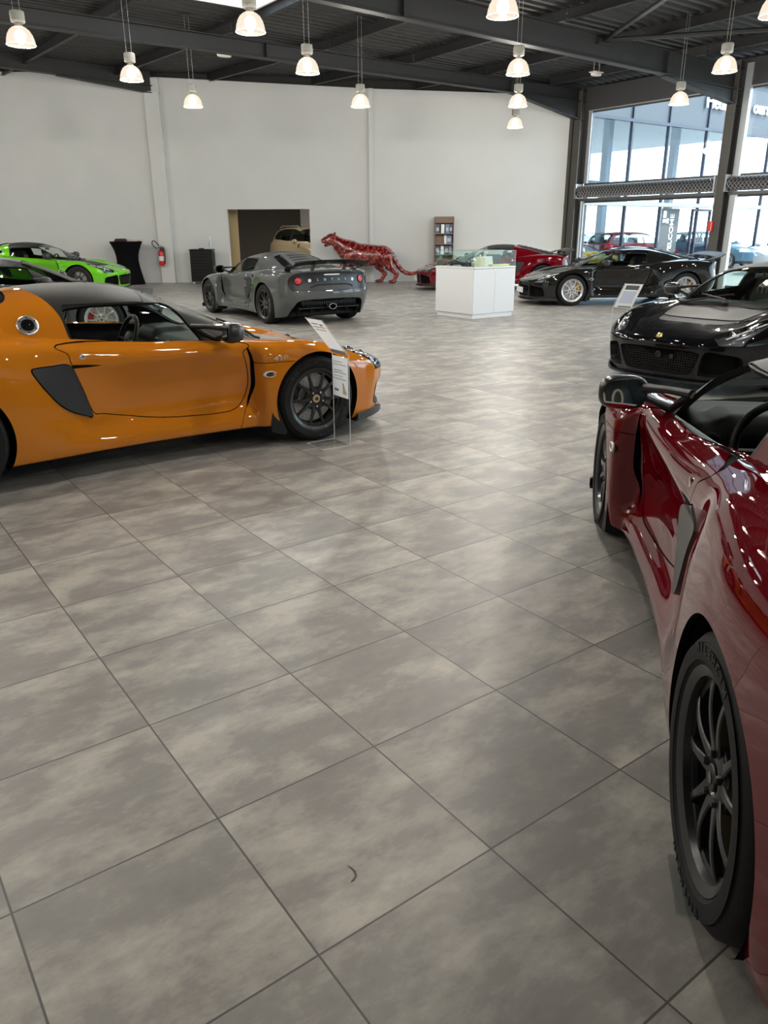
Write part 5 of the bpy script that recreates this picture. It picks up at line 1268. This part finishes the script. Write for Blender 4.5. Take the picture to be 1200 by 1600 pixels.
# ================================================================== COCKTAIL TABLE
STRETCH = pbr('black_stretch_cloth', (.0035, .0035, .004), .85, spec=.1)
tb = empty('cocktail_table', (-7.66, 24.20, 0), 0, 'tall bar table in a black stretch cover by the left pilaster', 'table')
q = MB(); q.lathe([(.44, 0), (.445, .01), (.40, .20), (.345, .45), (.315, .66), (.325, .82), (.365, .98), (.43, 1.13), (.465, 1.19), (.468, 1.205)], 48, cap=False); q.build('stretch_cover', STRETCH, tb)
q = MB(); q.lathe([(.470, 1.195), (.472, 1.215), (.466, 1.222), (0, 1.222)], 48, cap=False); q.build('table_top', STRETCH, tb)
q = MB(); q.box(-.27, .12, -.14, .14, 1.224, 1.268, Matrix.Rotation(.15, 4, 'Z'), b=.012); q.box(-.24, .02, -.11, .10, 1.268, 1.300, Matrix.Rotation(-.2, 4, 'Z'), b=.012); o = q.build('folded_cloth', pbr('dark_maroon', (.045, .008, .008), .7)); o.location = (-7.70, 24.2, 0); tag(o, 'dark maroon folded cloth bundle on the black bar table', 'cloth')
q = MB(); q.box(-.12, .20, -.12, .12, 1.224, 1.254, b=.004); q.box(-.11, .27, -.10, .09, 1.262, 1.275, Matrix.Translation((0, 0, .0)) @ Matrix.Rotation(.05, 4, 'Y')); o = q.build('paper_stack', [pbr('paper_cream', (.55, .45, .40), .6)]); o.location = (-7.44, 24.12, 0); tag(o, 'pale paper folder lying beside the maroon bundle on the bar table', 'paper')
# ================================================================== FIRE EXTINGUISHER
ex = empty('fire_extinguisher', (-6.76, WY-.27, .52), 0, 'red fire extinguisher hanging on the left white pilaster', 'extinguisher')
RED = pbr('signal_red', (.62, .02, .02), .35)
q = MB(); q.lathe([(.078, 0), (.084, .012), (.084, .36), (.075, .40), (.045, .435), (.03, .445)], 32); q.build('cylinder', RED, ex)
q = MB(); q.lathe([(.0846, .13), (.0846, .27)], 32, cap=False, a0=PI*1.05, a1=PI*1.95); q.build('label_band', pbr('label_white', (.75, .68, .66), .5), ex)
q = MB(); q.lathe([(.026, .44), (.026, .50), (.018, .51)], 16); q.box(-.075, .05, -.02, .02, .50, .525, b=.004); q.box(-.075, .03, -.016, .016, .54, .555, Matrix.Rotation(.12, 4, 'Y'), b=.004); q.box(.03, .11, -.03, .03, .40, .52, b=.01); q.build('valve', BLACK, ex)
q = MB(); q.tube([(.0, 0, .49), (-.06, -.02, .56), (-.16, -.03, .67), (-.20, -.03, .70), (-.235, -.02, .66), (-.20, -.01, .57), (-.11, 0, .49)][::-1] if False else [tuple(p) for p in spline_poly([(-.10, -.02, .48), (-.20, -.03, .56), (-.235, -.03, .66), (-.19, -.03, .71), (-.10, -.03, .66), (-.03, -.02, .56)], 6, closed=False)], .014, 8); q.build('hose', BLACK, ex)
q = MB(); q.tube([(.11, 0, .44), (.115, -.01, .25), (.10, -.02, .05)], .016, 8); q.build('nozzle', BLACK, ex)
q = MB(); q.box(-.03, .03, .08, .11, .25, .42); q.build('wall_bracket', STEEL, ex)
# ================================================================== DRAWER CABINET + BOTTLE
cb = empty('drawer_cabinet', (-5.46, 24.43, 0), 0, 'black drawer cabinet with a slab top against the white wall', 'cabinet'); CBM = pbr('cabinet_black', (.006, .006, .0065), .5, spec=.25)
q = MB(); q.box(-.335, .335, -.20, .22, .06, .965, b=.004); q.build('carcass', CBM, cb)
for k in range(10): q = MB(); q.box(-.325, .325, -.212, -.20, .075+.088*k, .153+.088*k, b=.003); d = q.build('drawer', CBM, cb); q = MB(); q.box(-.30, .30, -.224, -.212, .140+.088*k, .150+.088*k, b=.002); q.build('drawer_lip', CBM, d)
q = MB(); q.box(-.35, .35, -.235, .235, .965, .99, b=.005); q.build('top', CBM, cb)
for s in (-1, 1): q = MB(); q.box(s*.40-.05, s*.40+.05, -.20, -.16, .955, .967, b=.004); q.build('side_handle', STEEL, cb)
for x in (-.28, .28):
    for y in (-.16, .16): q = MB(); q.lathe([(.03, 0), (.03, .06)], 16, Matrix.Translation((x, y, 0))); q.build('foot', ALU, cb)
bt = empty('pump_bottle', (-5.20, 24.45, .99), 0, 'clear pump bottle of hand gel on the black drawer cabinet', 'bottle')
q = MB(); q.lathe([(.042, 0), (.046, .01), (.046, .17), (.036, .21), (.018, .235), (.018, .25)], 24); q.build('body', pbr('bottle_plastic', (.66, .72, .80), .2, trans=.3), bt)
q = MB(); q.lathe([(.022, .25), (.022, .28), (.010, .285), (.010, .325), (.02, .33), (.02, .345)], 16); q.box(-.05, .01, -.008, .008, .33, .345, b=.003); q.build('pump', pbr('white_plastic', (.8, .8, .8), .3), bt)
q = MB(); q.box(-.07, .07, -.05, .05, .99, 1.022, b=.008); o = q.build('card_holder', BLACK); o.location = (-5.47, 24.42, 0); tag(o, 'small black card box on top of the drawer cabinet', 'box')
# ================================================================== DISPLAY CABINET
dm = Matrix.Rotation(T0, 4, 'Z'); dc = empty('display_cabinet', (1.569, 13.781, 0), T0, 'white square display cabinet with a glass top in the middle of the floor', 'display case')
LAC = pbr('white_lacquer', (.78, .79, .80), .35)
q = MB(); q.box(.02, .98, .02, .99, 0, .075); q.build('plinth', LAC, dc)
q = MB(); q.box(0, 1.0, .018, 1.02, .075, .835, b=.002); q.box(-.004, 1.004, -.004, 1.024, .838, .866, b=.003); q.build('carcass', LAC, dc)
for x0, x1 in ((.003, .498), (.502, .997)): q = MB(); q.box(x0, x1, -.002, .016, .08, .832, b=.002); q.build('door', LAC, dc)
q = MB(); q.lathe([(.012, -.004), (.012, .003), (0, .003)], 16, Matrix.Translation((.50, -.004, .815)) @ Matrix.Rotation(PI/2, 4, 'X')); q.build('lock', CHROME, dc)
CASEG = glassmat('case_glass', (.93, .985, .965), .05); EDGE = pbr('glass_edge', (.42, .58, .52), .1, trans=.4)
for (x0, x1, y0, y1, z0, z1) in ((.004, .996, .004, .010, .867, 1.125), (.004, .996, 1.008, 1.014, .867, 1.125), (.004, .010, .004, 1.014, .867, 1.125), (.990, .996, .004, 1.014, .867, 1.125), (.004, .996, .004, 1.014, 1.125, 1.131)):
    q = MB(); q.box(x0, x1, y0, y1, z0, z1); q.build('glass_panel', CASEG, dc)
q = MB()
for a, c in (((.005, .005), (.995, .005)), ((.995, .005), (.995, 1.013)), ((.995, 1.013), (.005, 1.013)), ((.005, 1.013), (.005, .005))):
    q.tube([(a[0], a[1], 1.128), (c[0], c[1], 1.128)], .0035, 4); q.tube([(a[0], a[1], .87), (a[0], a[1], 1.128)], .003, 4)
q.build('glass_edges', EDGE, dc)
for i, (x, y) in enumerate(((.30, .02), (.88, .02))): q = MB(); q.box(x-.03, x+.03, y, y+.05, 1.095, 1.124, b=.004); q.build('glass_clamp', pbr('white_plastic', (.8, .8, .8), .3), dc)
Vs, Ns, Ts = surface_net(car_f, (-2.15, -1., .04), (2.1, 1., 1.2), .09); MINI = tri_mesh('mini', Vs*.085, Ns, Ts)
q = MB()
for xw in (-XW, XW):
    for s in (-1, 1): q.lathe([(.027, -.012), (.027, .012)], 16, Matrix.Translation((xw*.085, s*.068, .027)) @ Matrix.Rotation(PI/2, 4, 'X'))
MINIW = q.mesh('miniwheels')
def indc(o, x, y, z=.868, rz=0.): o.location = dc.matrix_world_ @ Vector((x, y, z)) if False else Vector((1.569, 13.781, 0))+dm @ Vector((x, y, z)); o.rotation_euler = (0, 0, T0+rz)
def mini(x, y, rz, mat, label, z=.868):
    r = empty('model_car', (0, 0, 0), 0, label, 'model car', 'model cars in the glass display case'); indc(r, x, y, z, rz); link('body', MINI, mat, r); link('wheels', MINIW, RUB, r)
mini(.20, .42, .9, pbr('mini_green', (.01, .06, .035), .2, coat=1.), 'dark green model car at the left inside the glass display case')
mini(.28, .78, -.5, DRED if 'DRED' in globals() else RED, 'red model car at the back corner of the glass display case')
mini(.70, .60, .3, GLOSSB, 'black model car on the right inside the glass display case', .955)
q = MB(); q.box(-.14, .14, -.09, .09, 0, .085, b=.003); o = q.build('box', pbr('kraft_tan', (.55, .42, .22), .6)); indc(o, .70, .60); tag(o, 'tan card box under the black model car in the display case', 'box')
q = MB(); q.box(-.10, .10, -.05, .05, 0, .16, b=.003); o = q.build('box', pbr('kraft_yellow', (.62, .52, .30), .6)); indc(o, .34, .22, rz=.4); tag(o, 'tall pale yellow box near the front corner of the display case', 'box')
q = MB(); q.box(-.13, .13, -.03, .03, 0, .19, Matrix.Rotation(-.25, 4, 'X'), b=.003); o = q.build('book', pbr('book_dark', (.02, .03, .03), .5)); indc(o, .80, .36, rz=-.5); tag(o, 'dark leaning book at the right end of the display case', 'book')
q = MB(); q.box(-.22, .22, -.05, .05, 0, .03, b=.003); o = q.build('tray', pbr('brass_tray', (.60, .45, .18), .35, .6)); indc(o, .72, .14, rz=.05); tag(o, 'long brass tray along the front of the display case', 'tray')
q = MB(); q.lathe([(.035, 0), (.035, .01), (.008, .015), (.008, .06), (.040, .07), (.052, .10), (.040, .13), (.02, .145)], 24); o = q.build('trophy', CHROME); indc(o, .12, .16); tag(o, 'small silver cup near the front corner of the display case', 'trophy')
q = MB(); q.box(-.09, .09, -.004, .004, 0, .17, Matrix.Rotation(-.3, 4, 'X')); o = q.build('card', pbr('paper_white', (.78, .78, .76), .6)); indc(o, .58, .26, rz=-.3); tag(o, 'white information card propped inside the display case', 'card')
# ================================================================== BROCHURE RACK
br = empty('brochure_rack', (1.86, 24.60, 0), 0, 'narrow brown brochure rack against the white wall above the red car', 'rack'); WOOD = pbr('walnut', (.20, .125, .085), .5, noise=(14, .08))
q = MB(); q.box(-.285, .285, .20, .24, 0, 1.88); q.box(-.285, -.265, -.02, .22, 0, 1.88); q.box(.265, .285, -.02, .22, 0, 1.88); q.build('back_panel', WOOD, br)
q = MB(); q.box(-.265, .265, .02, .04, 1.70, 1.88); q.build('header', WOOD, br)
for z in (1.36, 1.06, .76, .40): q = MB(); q.box(-.265, .265, -.02, .20, z, z+.02); q.box(-.265, .265, -.02, -.008, z, z+.05); q.build('shelf', WOOD, br)
q = MB(); q.box(-.265, -.02, .10, .12, 1.08, 1.36); q.build('slot_panel', WOOD, br)
BRO = [(-.20, 1.38, .12, 'dark', 'dark brochure with a pale oval at the left of the rack top row'), (-.045, 1.38, .10, 'white', 'plain white brochure in the middle of the rack top row'), (.09, 1.38, .11, 'blue', 'blue brochure right of the white one in the rack top row'), (.20, 1.38, .10, 'navy', 'navy brochure at the right end of the rack top row'), (.035, 1.08, .07, 'white', 'narrow white leaflet in the rack middle row'), (.15, 1.08, .16, 'blue', 'wide blue brochure at the right of the rack middle row'), (-.19, .78, .13, 'navy', 'navy brochure at the left of the rack bottom row'), (-.05, .78, .09, 'white', 'white brochure in the rack bottom row'), (.08, .78, .12, 'dark', 'dark brochure right of centre in the rack bottom row'), (.20, .78, .09, 'blue', 'blue brochure at the right end of the rack bottom row')]
BC = dict(dark=(.05, .06, .08), white=(.75, .76, .78), blue=(.10, .19, .33), navy=(.03, .05, .10))
for i, (x, z, wd, c, lb) in enumerate(BRO):
    r = empty('brochure', (1.86+x, 24.60+.035, z+.012), 0, lb, 'brochure', 'brochures in the wall rack')
    q = MB(); q.box(-wd/2, wd/2, 0, .02, 0, .27, Matrix.Rotation(-.12, 4, 'X')); q.build('cover', pbr('brochure_'+c, BC[c], .35), r)
    if c != 'white': q = MB(); q.box(-wd*.35, wd*.35, -.0012, 0, .08, .18, Matrix.Rotation(-.12, 4, 'X')); q.build('cover_picture', pbr('brochure_pale', (.42, .46, .52), .4), r)
# ================================================================== ACRYLIC INFORMATION STANDS
ACR = glassmat('acrylic', (.95, .96, .96), .055); ACE = pbr('acrylic_edge', (.72, .74, .74), .15); 
def paper_mat():
    m, nt, out = newmat('sheet_paper'); d = nt.nodes.new('ShaderNodeBsdfDiffuse'); d.inputs[0].default_value = (.84, .84, .84, 1); t = nt.nodes.new('ShaderNodeBsdfTranslucent'); t.inputs[0].default_value = (.84, .82, .80, 1)
    x = nt.nodes.new('ShaderNodeMixShader'); x.inputs[0].default_value = .5; nt.links.new(d.outputs[0], x.inputs[1]); nt.links.new(t.outputs[0], x.inputs[2]); nt.links.new(x.outputs[0], out.inputs[0]); return m
PAPER = paper_mat()
def info_stand(loc, rz, label, wid=.21, hgt=.62, slope=(.30, .30), foot=.22, sheets=True, pic=False):
    r = empty('information_stand', loc, rz, label, 'sign stand', 'clear acrylic information stands')
    w = wid/2; t = .004
    # front view along -y; foot runs forward, panel rises, head slopes up and back
    prof = [(-foot, 0), (0, 0), (0, hgt), (slope[0], hgt+slope[1])]
    q = MB(); V = []; F = []
    for (y, z) in prof: V += [(-w, y, z+.003), (w, y, z+.003)]
    V2 = [(x, y+(t if i > 1 else 0), z+(t if i < 4 else -.001)) for i, (x, y, z) in enumerate(V)]
    for i in range(3): F.append((2*i, 2*i+1, 2*i+3, 2*i+2))
    q.add(V, F); q.build('clear_sheet', ACR, r)
    q = MB()
    for x in (-w, w): q.tube([(x, y, z+.004) for y, z in prof], .0026, 4)
    q.tube([(-w, -foot, .004), (w, -foot, .004)], .0035, 4); q.tube([(-w, slope[0], hgt+slope[1]), (w, slope[0], hgt+slope[1])], .0026, 4); q.build('sheet_edges', ACE, r)
    INK = pbr('ink_grey', (.30, .30, .32), .7); TINT = pbr('tint_pink', (.55, .36, .32), .7); YL = pbr('tint_yellow', (.68, .56, .22), .7); DK = pbr('print_dark', (.05, .05, .06), .5); BLU = pbr('tint_blue', (.42, .45, .55), .6)
    if sheets:
        L = math.hypot(*slope); an = math.atan2(slope[1], slope[0])
        Mh = Matrix.Translation((0, 0, hgt+.004)) @ Matrix.Rotation(an, 4, 'X')       # local y climbs the slope
        q = MB(); q.add([(-w+.006, .012, .003), (w-.006, .012, .003), (w-.006, L-.006, .003), (-w+.006, L-.006, .003)], [(0, 1, 2, 3)], Mh); s = q.build('sloped_sheet', PAPER, r)
        q = MB()
        if pic: q.box(-w*.72, w*.72, L*.76, L*.93, .0014, .0046, Mh); q.build('printed_picture', DK, s); q = MB(); q.box(-w*.72, w*.72, L*.22, L*.70, .0014, .0046, Mh); q.build('printed_block', BLU, s); q = MB(); q.box(-w*.9, w*.55, L*.06, L*.10, .0014, .0046, Mh); q.build('printed_bar', DK, s)
        else:
            q.box(-w*.65, w*.1, L*.85, L*.87, .0014, .0046, Mh); q.box(-w*.75, w*.75, L*.76, L*.775, .0014, .0046, Mh); q.build('printed_lines', INK, s)
            q = MB(); q.box(w*.30, w*.60, L*.81, L*.87, .0014, .0046, Mh); q.box(-w*.7, w*.6, L*.68, L*.70, .0014, .0046, Mh); q.build('printed_mark', TINT, s)
            q = MB(); q.box(-w*.9, w*.9, L*.02, L*.12, .0014, .0046, Mh); q.build('printed_bar', BLU, s)
        if not pic:
            q = MB(); q.add([(-w+.006, -.005, hgt-.30), (w-.006, -.005, hgt-.30), (w-.006, -.005, hgt-.015), (-w+.006, -.005, hgt-.015)], [(0, 1, 2, 3)]); s = q.build('upright_sheet', PAPER, r)
            q = MB()
            for k, z in enumerate((.05, .07, .11, .125, .15, .17)): q.box(-w*.75, w*(.75 if k % 2 else .3), -.0068, -.006, hgt-z-.006, hgt-z)
            q.build('printed_lines', pbr('ink_pale', (.52, .53, .60), .7), s)
            q = MB()
            for k in range(6): q.box(w*.28, w*(.42+.07*k), -.0068, -.006, hgt-.20-.013*k-.010, hgt-.20-.013*k)
            q.build('printed_scale', YL, s); q = MB(); q.box(-w*.7, -w*.2, -.0068, -.006, hgt-.262, hgt-.245); q.build('printed_mark', TINT, s)
    return r
ST = dict(wid=.225, hgt=.635, slope=(-.206, .252), foot=.232)
info_stand((-.301, 5.416, 0), -.980, 'clear acrylic stand with price sheets by the orange car front wheel', **ST)
info_stand((2.625, 8.677, 0), 2.297, 'clear acrylic stand with a framed picture sheet beside the glossy black car', pic=True, **ST)
q = MB(); q.add([(.648, 1.297, .0015), (.689, 1.471, .0015), (.95, 1.42, .0015), (.91, 1.243, .0015), (.648, 1.297, .004), (.689, 1.471, .004), (.95, 1.42, .004), (.91, 1.243, .004)], [(3, 2, 1, 0), (4, 5, 6, 7), (0, 1, 5, 4), (1, 2, 6, 5), (2, 3, 7, 6), (3, 0, 4, 7)])
o = q.build('floor_protector', glassmat('clear_plastic', (.93, .955, .955), .05)); tag(o, 'thin clear plastic sheet on the floor beside the dark red car rear tyre', 'floor sheet')
# ================================================================== EVERYDAY CARS (hatchbacks outside, SUV in the passage)
HB = LUT.table([2.15, 2.0, 1.7, 1.2, .8, -1.0, -1.9, -2.1], [0, .5, .8, .95], [[.60, .58, .50, .40], [.74, .72, .64, .50], [.84, .83, .77, .62], [.93, .92, .88, .74], [.97, .97, .93, .80], [1.0, 1.0, .97, .85], [1.0, 1.0, .96, .82], [.96, .95, .90, .78]])
HC = LUT.table([2.1, 1.25, .9, .55, .25, -.2, -.8, -1.4, -1.72, -1.95, -2.15], [0, 1], [[z, z] for z in (.3, .93, 1.13, 1.31, 1.405, 1.455, 1.46, 1.425, 1.36, 1.05, .70)])
HD = LUT.table([0, .3, .5, .58, .64, .8, .95], [0, 1], [[z, z] for z in (0, .012, .045, .085, .165, .46, .72)])
HS = LUT.table([2.1, 1.9, 1.5, 1.2, 0, -1.3, -1.7, -2.1], [.1, .3, .6, .9, 1.0], [[.60, .66, .66, .6, .55], [.74, .78, .78, .72, .70], [.80, .85, .86, .82, .80], [.82, .86, .865, .83, .82], [.80, .85, .86, .84, .82], [.82, .86, .87, .85, .83], [.80, .84, .85, .82, .80], [.70, .76, .77, .73, .70]])
def hatch_f(x, y, z):
    ay = np.sqrt(y*y+1e-6); t = smax(HB(x, ay), HC(x, .5)-HD(ay, .5), .03)
    f = smax((z-t)*.8, ay-HS(x, z), .05); f = smax(f, (x-(2.12-.5*ay*ay))*.85, .08); f = smax(f, ((-2.02+.25*ay*ay)-x)*.9, .05)
    return smax(f, .2-z, .03)
V, N, T = surface_net(hatch_f, (-2.2, -.98, .1), (2.2, .98, 1.56), .04)
S = Surf(V, N, T); HA = {}
def h_arch(V): return np.maximum(np.minimum(np.hypot(V[:, 0]-1.28, V[:, 2]-.31), np.hypot(V[:, 0]+1.26, V[:, 2]-.31))-.345, .55-np.abs(V[:, 1]))
_, S = S.take(h_arch)
cabf = lambda V: np.maximum(HB(V[:, 0], np.abs(V[:, 1]))-(HC(V[:, 0], V[:, 0]*0+.5)-HD(np.abs(V[:, 1]), V[:, 0]*0+.5))+.03, .9-V[:, 2])
P_HW = np.array([(1.0, 1.0), (.30, 1.365), (-.9, 1.375), (-1.45, 1.30), (-1.62, 1.16), (-1.5, 1.06), (-.4, 1.02)])
sidew, S = S.take(lambda V: np.maximum(poly_sdf(P_HW, V[:, 0], V[:, 2]), .585-np.abs(V[:, 1])))
bar1, sidew = sidew.take(lambda V: np.minimum(np.abs(V[:, 0]+.12)-.045, np.abs(V[:, 0]+1.02)-.04))
wsf, S = S.take(lambda V: np.maximum(np.maximum(cabf(V), np.abs(V[:, 1])-.60), np.maximum(.34-V[:, 0], V[:, 0]-1.16)))
rw, S = S.take(lambda V: np.maximum(np.maximum(np.abs(V[:, 1])-.56, V[:, 0]+1.69), np.maximum(1.02-V[:, 2], V[:, 2]-1.34)))
lampf, S = S.take(lambda V: np.maximum(np.maximum(np.abs(V[:, 2]-.72)-.07, .45-np.abs(V[:, 1])), 1.74-V[:, 0]))
lampr, S = S.take(lambda V: np.maximum(np.maximum(np.abs(V[:, 2]-.92)-.11, .52-np.abs(V[:, 1])), V[:, 0]+1.80))
low, S = S.take(lambda V: np.maximum(V[:, 2]-.30, -1-V[:, 2]))
for k, s_ in (('body', S), ('glass', sidew+wsf+rw), ('pillars', bar1), ('lampf', lampf), ('lampr', lampr), ('low', low)): HA[k] = s_.mesh(k, thick=.02) if k == 'body' else ([q_.mesh(k) for q_ in s_.split(-s_.V[:, 1]) if len(q_.T)] if k in ('pillars', 'lampf', 'lampr') else s_.mesh(k))
q = MB(); 
q.sphere((.62, .95, 1.0), .1, 14, 10, sc=(.7, 1.0, .75)); q.sphere((.62, -.95, 1.0), .1, 14, 10, sc=(.7, 1., .75)); HA['mirror'] = q.islands('m')
q = MB(); q.box(-1.3, 1.2, -.78, .78, .28, .62); q.box(-1.6, .9, -.70, .70, .6, .9)
for s in (-.38, .38): q.box(-.45, -.30, s-.24, s+.24, .8, 1.22, b=.05); q.box(-1.25, -1.1, s-.24, s+.24, .8, 1.15, b=.05)
HA['inside'] = q.mesh('i')
q = MB()
for s in (-1, 1): q.tube([(.2, s*.56, 1.40), (.1, s*.565, 1.455), (-1.2, s*.565, 1.455), (-1.4, s*.56, 1.40)], .022, 8)
HA['rails'] = q.islands('r')
q = MB(); V = []; q.box(-1.98, -1.70, -.55, .55, 1.375, 1.40, b=.008); HA['spoiler'] = q.mesh('sp')
DGL = glassmat('car_glass_dark', (.45, .52, .52), .06); CLR = glassmat('car_glass_clear', (.72, .82, .82), .08)
def hatch(name, pose, P, label, cat, scale=(1, 1, 1), rails=False, spoiler=False, glass=DGL, group=None, wheel=SILVER):
    r = empty(name, (pose[0], pose[1], pose[3] if len(pose) > 3 else 0), pose[2], label, cat, group); r.scale = scale
    def L(n, k, m, p=r, loc=None, rot=None):
        for me in (HA[k] if isinstance(HA[k], list) else [HA[k]]): o = link(n, me, m if isinstance(m, list) else [m], p, loc, rot, objmats=True)
        return o
    b = L('body', 'body', [P, TRIM]); L('windows', 'glass', glass); L('door_pillar', 'pillars', BLACK); L('headlamp', 'lampf', pbr('lamp_silver', (.55, .57, .6), .15, .6)); L('tail_lamp', 'lampr', REDL); L('lower_trim', 'low', BLACK); L('wing_mirror', 'mirror', P); L('cabin', 'inside', TRIM)
    if rails: L('roof_rail', 'rails', SILVER)
    if spoiler: L('roof_spoiler', 'spoiler', P)
    for x in (1.28, -1.26):
        for s in (1, -1):
            w = link('wheel', CAR['rimF'], [wheel], r, (x, s*.755, RF), (0, .4, 0 if s > 0 else PI), objmats=True); link('tyre', CAR['tyreF'], [RUB], w, objmats=True)
    return r
hatch('suv', (-2.58, 29.6, -1.05), paint('paint_beige', (.40, .33, .22), .4, .35), 'beige SUV with roof rails standing in the passage behind the wall opening', 'car', (1.08, 1.04, 1.15), rails=True)
OUT = 'cars parked outside the windows'
# the neighbouring glazed wing: frame (s along B, n towards us along A) from a point on its facade
WM = Matrix(((Bv.x, Av.x, 0, 9.6), (Bv.y, Av.y, 0, 30.6), (0, 0, 1, 0), (0, 0, 0, 1)))
def wloc(s, n, z=0): return WM @ Vector((s, n, z))
ZG = -.02
q = MB(); q.box(-40, 90, -60, 70, -.30, ZG-.0); 
p0 = fw(-20, -.14); V = [tuple(fw(a, d, z)) for z in (-.4, ZG) for a, d in ((-60, -.14), (60, -.14), (60, -70), (-60, -70))]
q = MB(); q.add(V, [(3, 2, 1, 0), (4, 5, 6, 7), (0, 1, 5, 4), (1, 2, 6, 5), (2, 3, 7, 6), (3, 0, 4, 7)]); tag(q.build('ground', plaster('pale_paving', (.17, .17, .165))), kind='structure')
def opose(s, n, rel): p = wloc(s, n); return (p.x, p.y, rel, ZG)
p = wloc(.6, -3.4); hatch('hatchback', (10.45, 33.9, .45, ZG), paint('paint_red', (.15, .002, .003)), 'bright red hatchback seen through the window behind the graphite coupe', 'car', spoiler=True, group=OUT, glass=CLR)
hatch('hatchback', (7.35, 31.2, .45, ZG), paint('paint_yellow', (.26, .135, .002)), 'yellow low car partly hidden behind the dark corner column, left of the red hatchback', 'car', (.9, 1, .74), group=OUT, glass=CLR)
hatch('hatchback', (9.3, 39.6, .2, ZG), paint('paint_navy', (.010, .018, .035)), 'dark blue car beyond the yellow one, left of the red hatchback', 'car', group=OUT, glass=CLR)
hatch('hatchback', (14.6, 29.0, -2.2, ZG), paint('paint_white', (.36, .37, .38)), 'white car at the right edge seen through the second window, nearest of the outdoor cars', 'car', group=OUT, glass=CLR)
hatch('hatchback', (18.3, 31.0, -2.3, ZG), paint('paint_white', (.36, .37, .38)), 'white car with dark windows behind another white car at the right edge', 'car', group=OUT, glass=CLR)
hatch('hatchback', (14.0, 34.6, -.9, ZG), paint('paint_sky_blue', (.06, .11, .15)), 'pale blue car beside the second column, seen through the right-hand window', 'car', group=OUT, glass=CLR)
# wing facade
WFR = pbr('wing_frame', (.022, .025, .045), .4); BAND = pbr('wing_band', (.040, .050, .062), .5); CANO = pbr('wing_canopy', (.20, .20, .195), .5)
m = MB(); ms = (-5.4, -3.15, -.96, 1.17, 3.62, 5.9, 8.2, 10.5, 12.8, 15.1, 17.4, 19.7)
for s in ms: m.box(s-.035, s+.035, -.06, .06, ZG, 6.6, WM)
m.box(ms[0], 20, -.07, .07, 5.06, 5.16, WM); m.box(ms[0], 20, -.05, .05, ZG, .12, WM); m.box(ms[0], 3.2, -.05, .05, .62, .70, WM) if False else None
m.box(3.30, 3.36, -.05, .05, ZG, 2.25, WM); m.box(4.50, 4.56, -.05, .05, ZG, 2.25, WM); m.box(3.3, 4.56, -.05, .05, 2.18, 2.26, WM)
m.box(5.9, 20, -.06, .08, .30, .42, WM)
ww = tag(m.build('window_wing', WFR), kind='structure')
m = MB(); m.box(ms[0], 20, -.012, .0, .1, 5.08, WM); m.build('pane', WING_PANE, ww)
m = MB(); m.box(ms[0], 20, -.03, .0, 5.14, 6.9, WM); m.build('spandrel', BAND, ww)
m = MB(); m.box(ms[0], 20, -.05, .35, 2.30, 2.44, WM); m.build('canopy', CANO, ww)
m = MB(); m.box(1.29, 2.45, .005, .012, .25, 2.26, WM); m.build('door_film', pbr('film_grey', (.045, .05, .053), .5), ww)
WT = pbr('sign_white', (.9, .9, .9), .5)
def wtext(txt, s, z, size, n=.03, rot=0., ext=.03, mat=WT, name='lettering'):
    me = text_mesh(txt, size, ext, 'LEFT', .004*size/.1*.2); o = link(name, me, mat, ww); o.matrix_local = WM @ Matrix(((1, 0, 0, s), (0, 0, 1, n), (0, 1, 0, z), (0, 0, 0, 1))) @ Matrix.Rotation(rot, 4, 'Z'); return o
wtext('WELCOME', 2.02, .42, .34, .016, PI/2, .002)
wtext('Hedi', 3.25, 6.05, .70, .06); wtext('ours', 6.55, 6.08, .66, .06)
m = MB(); 
for z in (1.75, 1.92, 2.05): m.box(1.42, 1.62, .013, .016, z, z+.12, WM); 
m.box(1.66, 1.80, .013, .016, 1.72, 1.9, WM); m.build('film_marks', WT, ww)
# inside the wing: floor, columns, roof and pipe runs
m = MB(); m.box(ms[0]-3, 24, -26, .1, 6.9, 7.1, WM); tag(m.build('roof_wing', CANO), kind='structure')
for s, n in ((1.0, -2.6), (-2.2, -8), (5.4, -2.6), (9.6, -2.6)):
    m = MB(); m.box(s-.14, s+.14, n-.14, n+.14, ZG, 6.9, WM); tag(m.build('column', pbr('wing_column', (.14, .165, .19), .5)), kind='structure')
for n, z in ((-5, 3.45), (-5.4, 3.15), (-9, 3.95), (-9, 3.5), (-4.2, 2.85)):
    m = MB(); m.tube([wloc(-8, n, z), wloc(6, n-1.5, z+.15)], .085, 8); tag(m.build('pipe', pbr('pipe_pale', (.05, .06, .065), .5)), kind='structure')
m = MB(); m.box(-12, 40, -30, -29.7, ZG, 3.0, WM); tag(m.build('wall_far', plaster('far_wall', (.72, .72, .72))), kind='structure')
emlight((-3.48, 19.32, 5.10), 'small oval white fixture just below the beam, under the bright skylight')
emlight((5.35, 21.70, 5.10), 'small oval white fixture on the dark roof deck near the window wall')
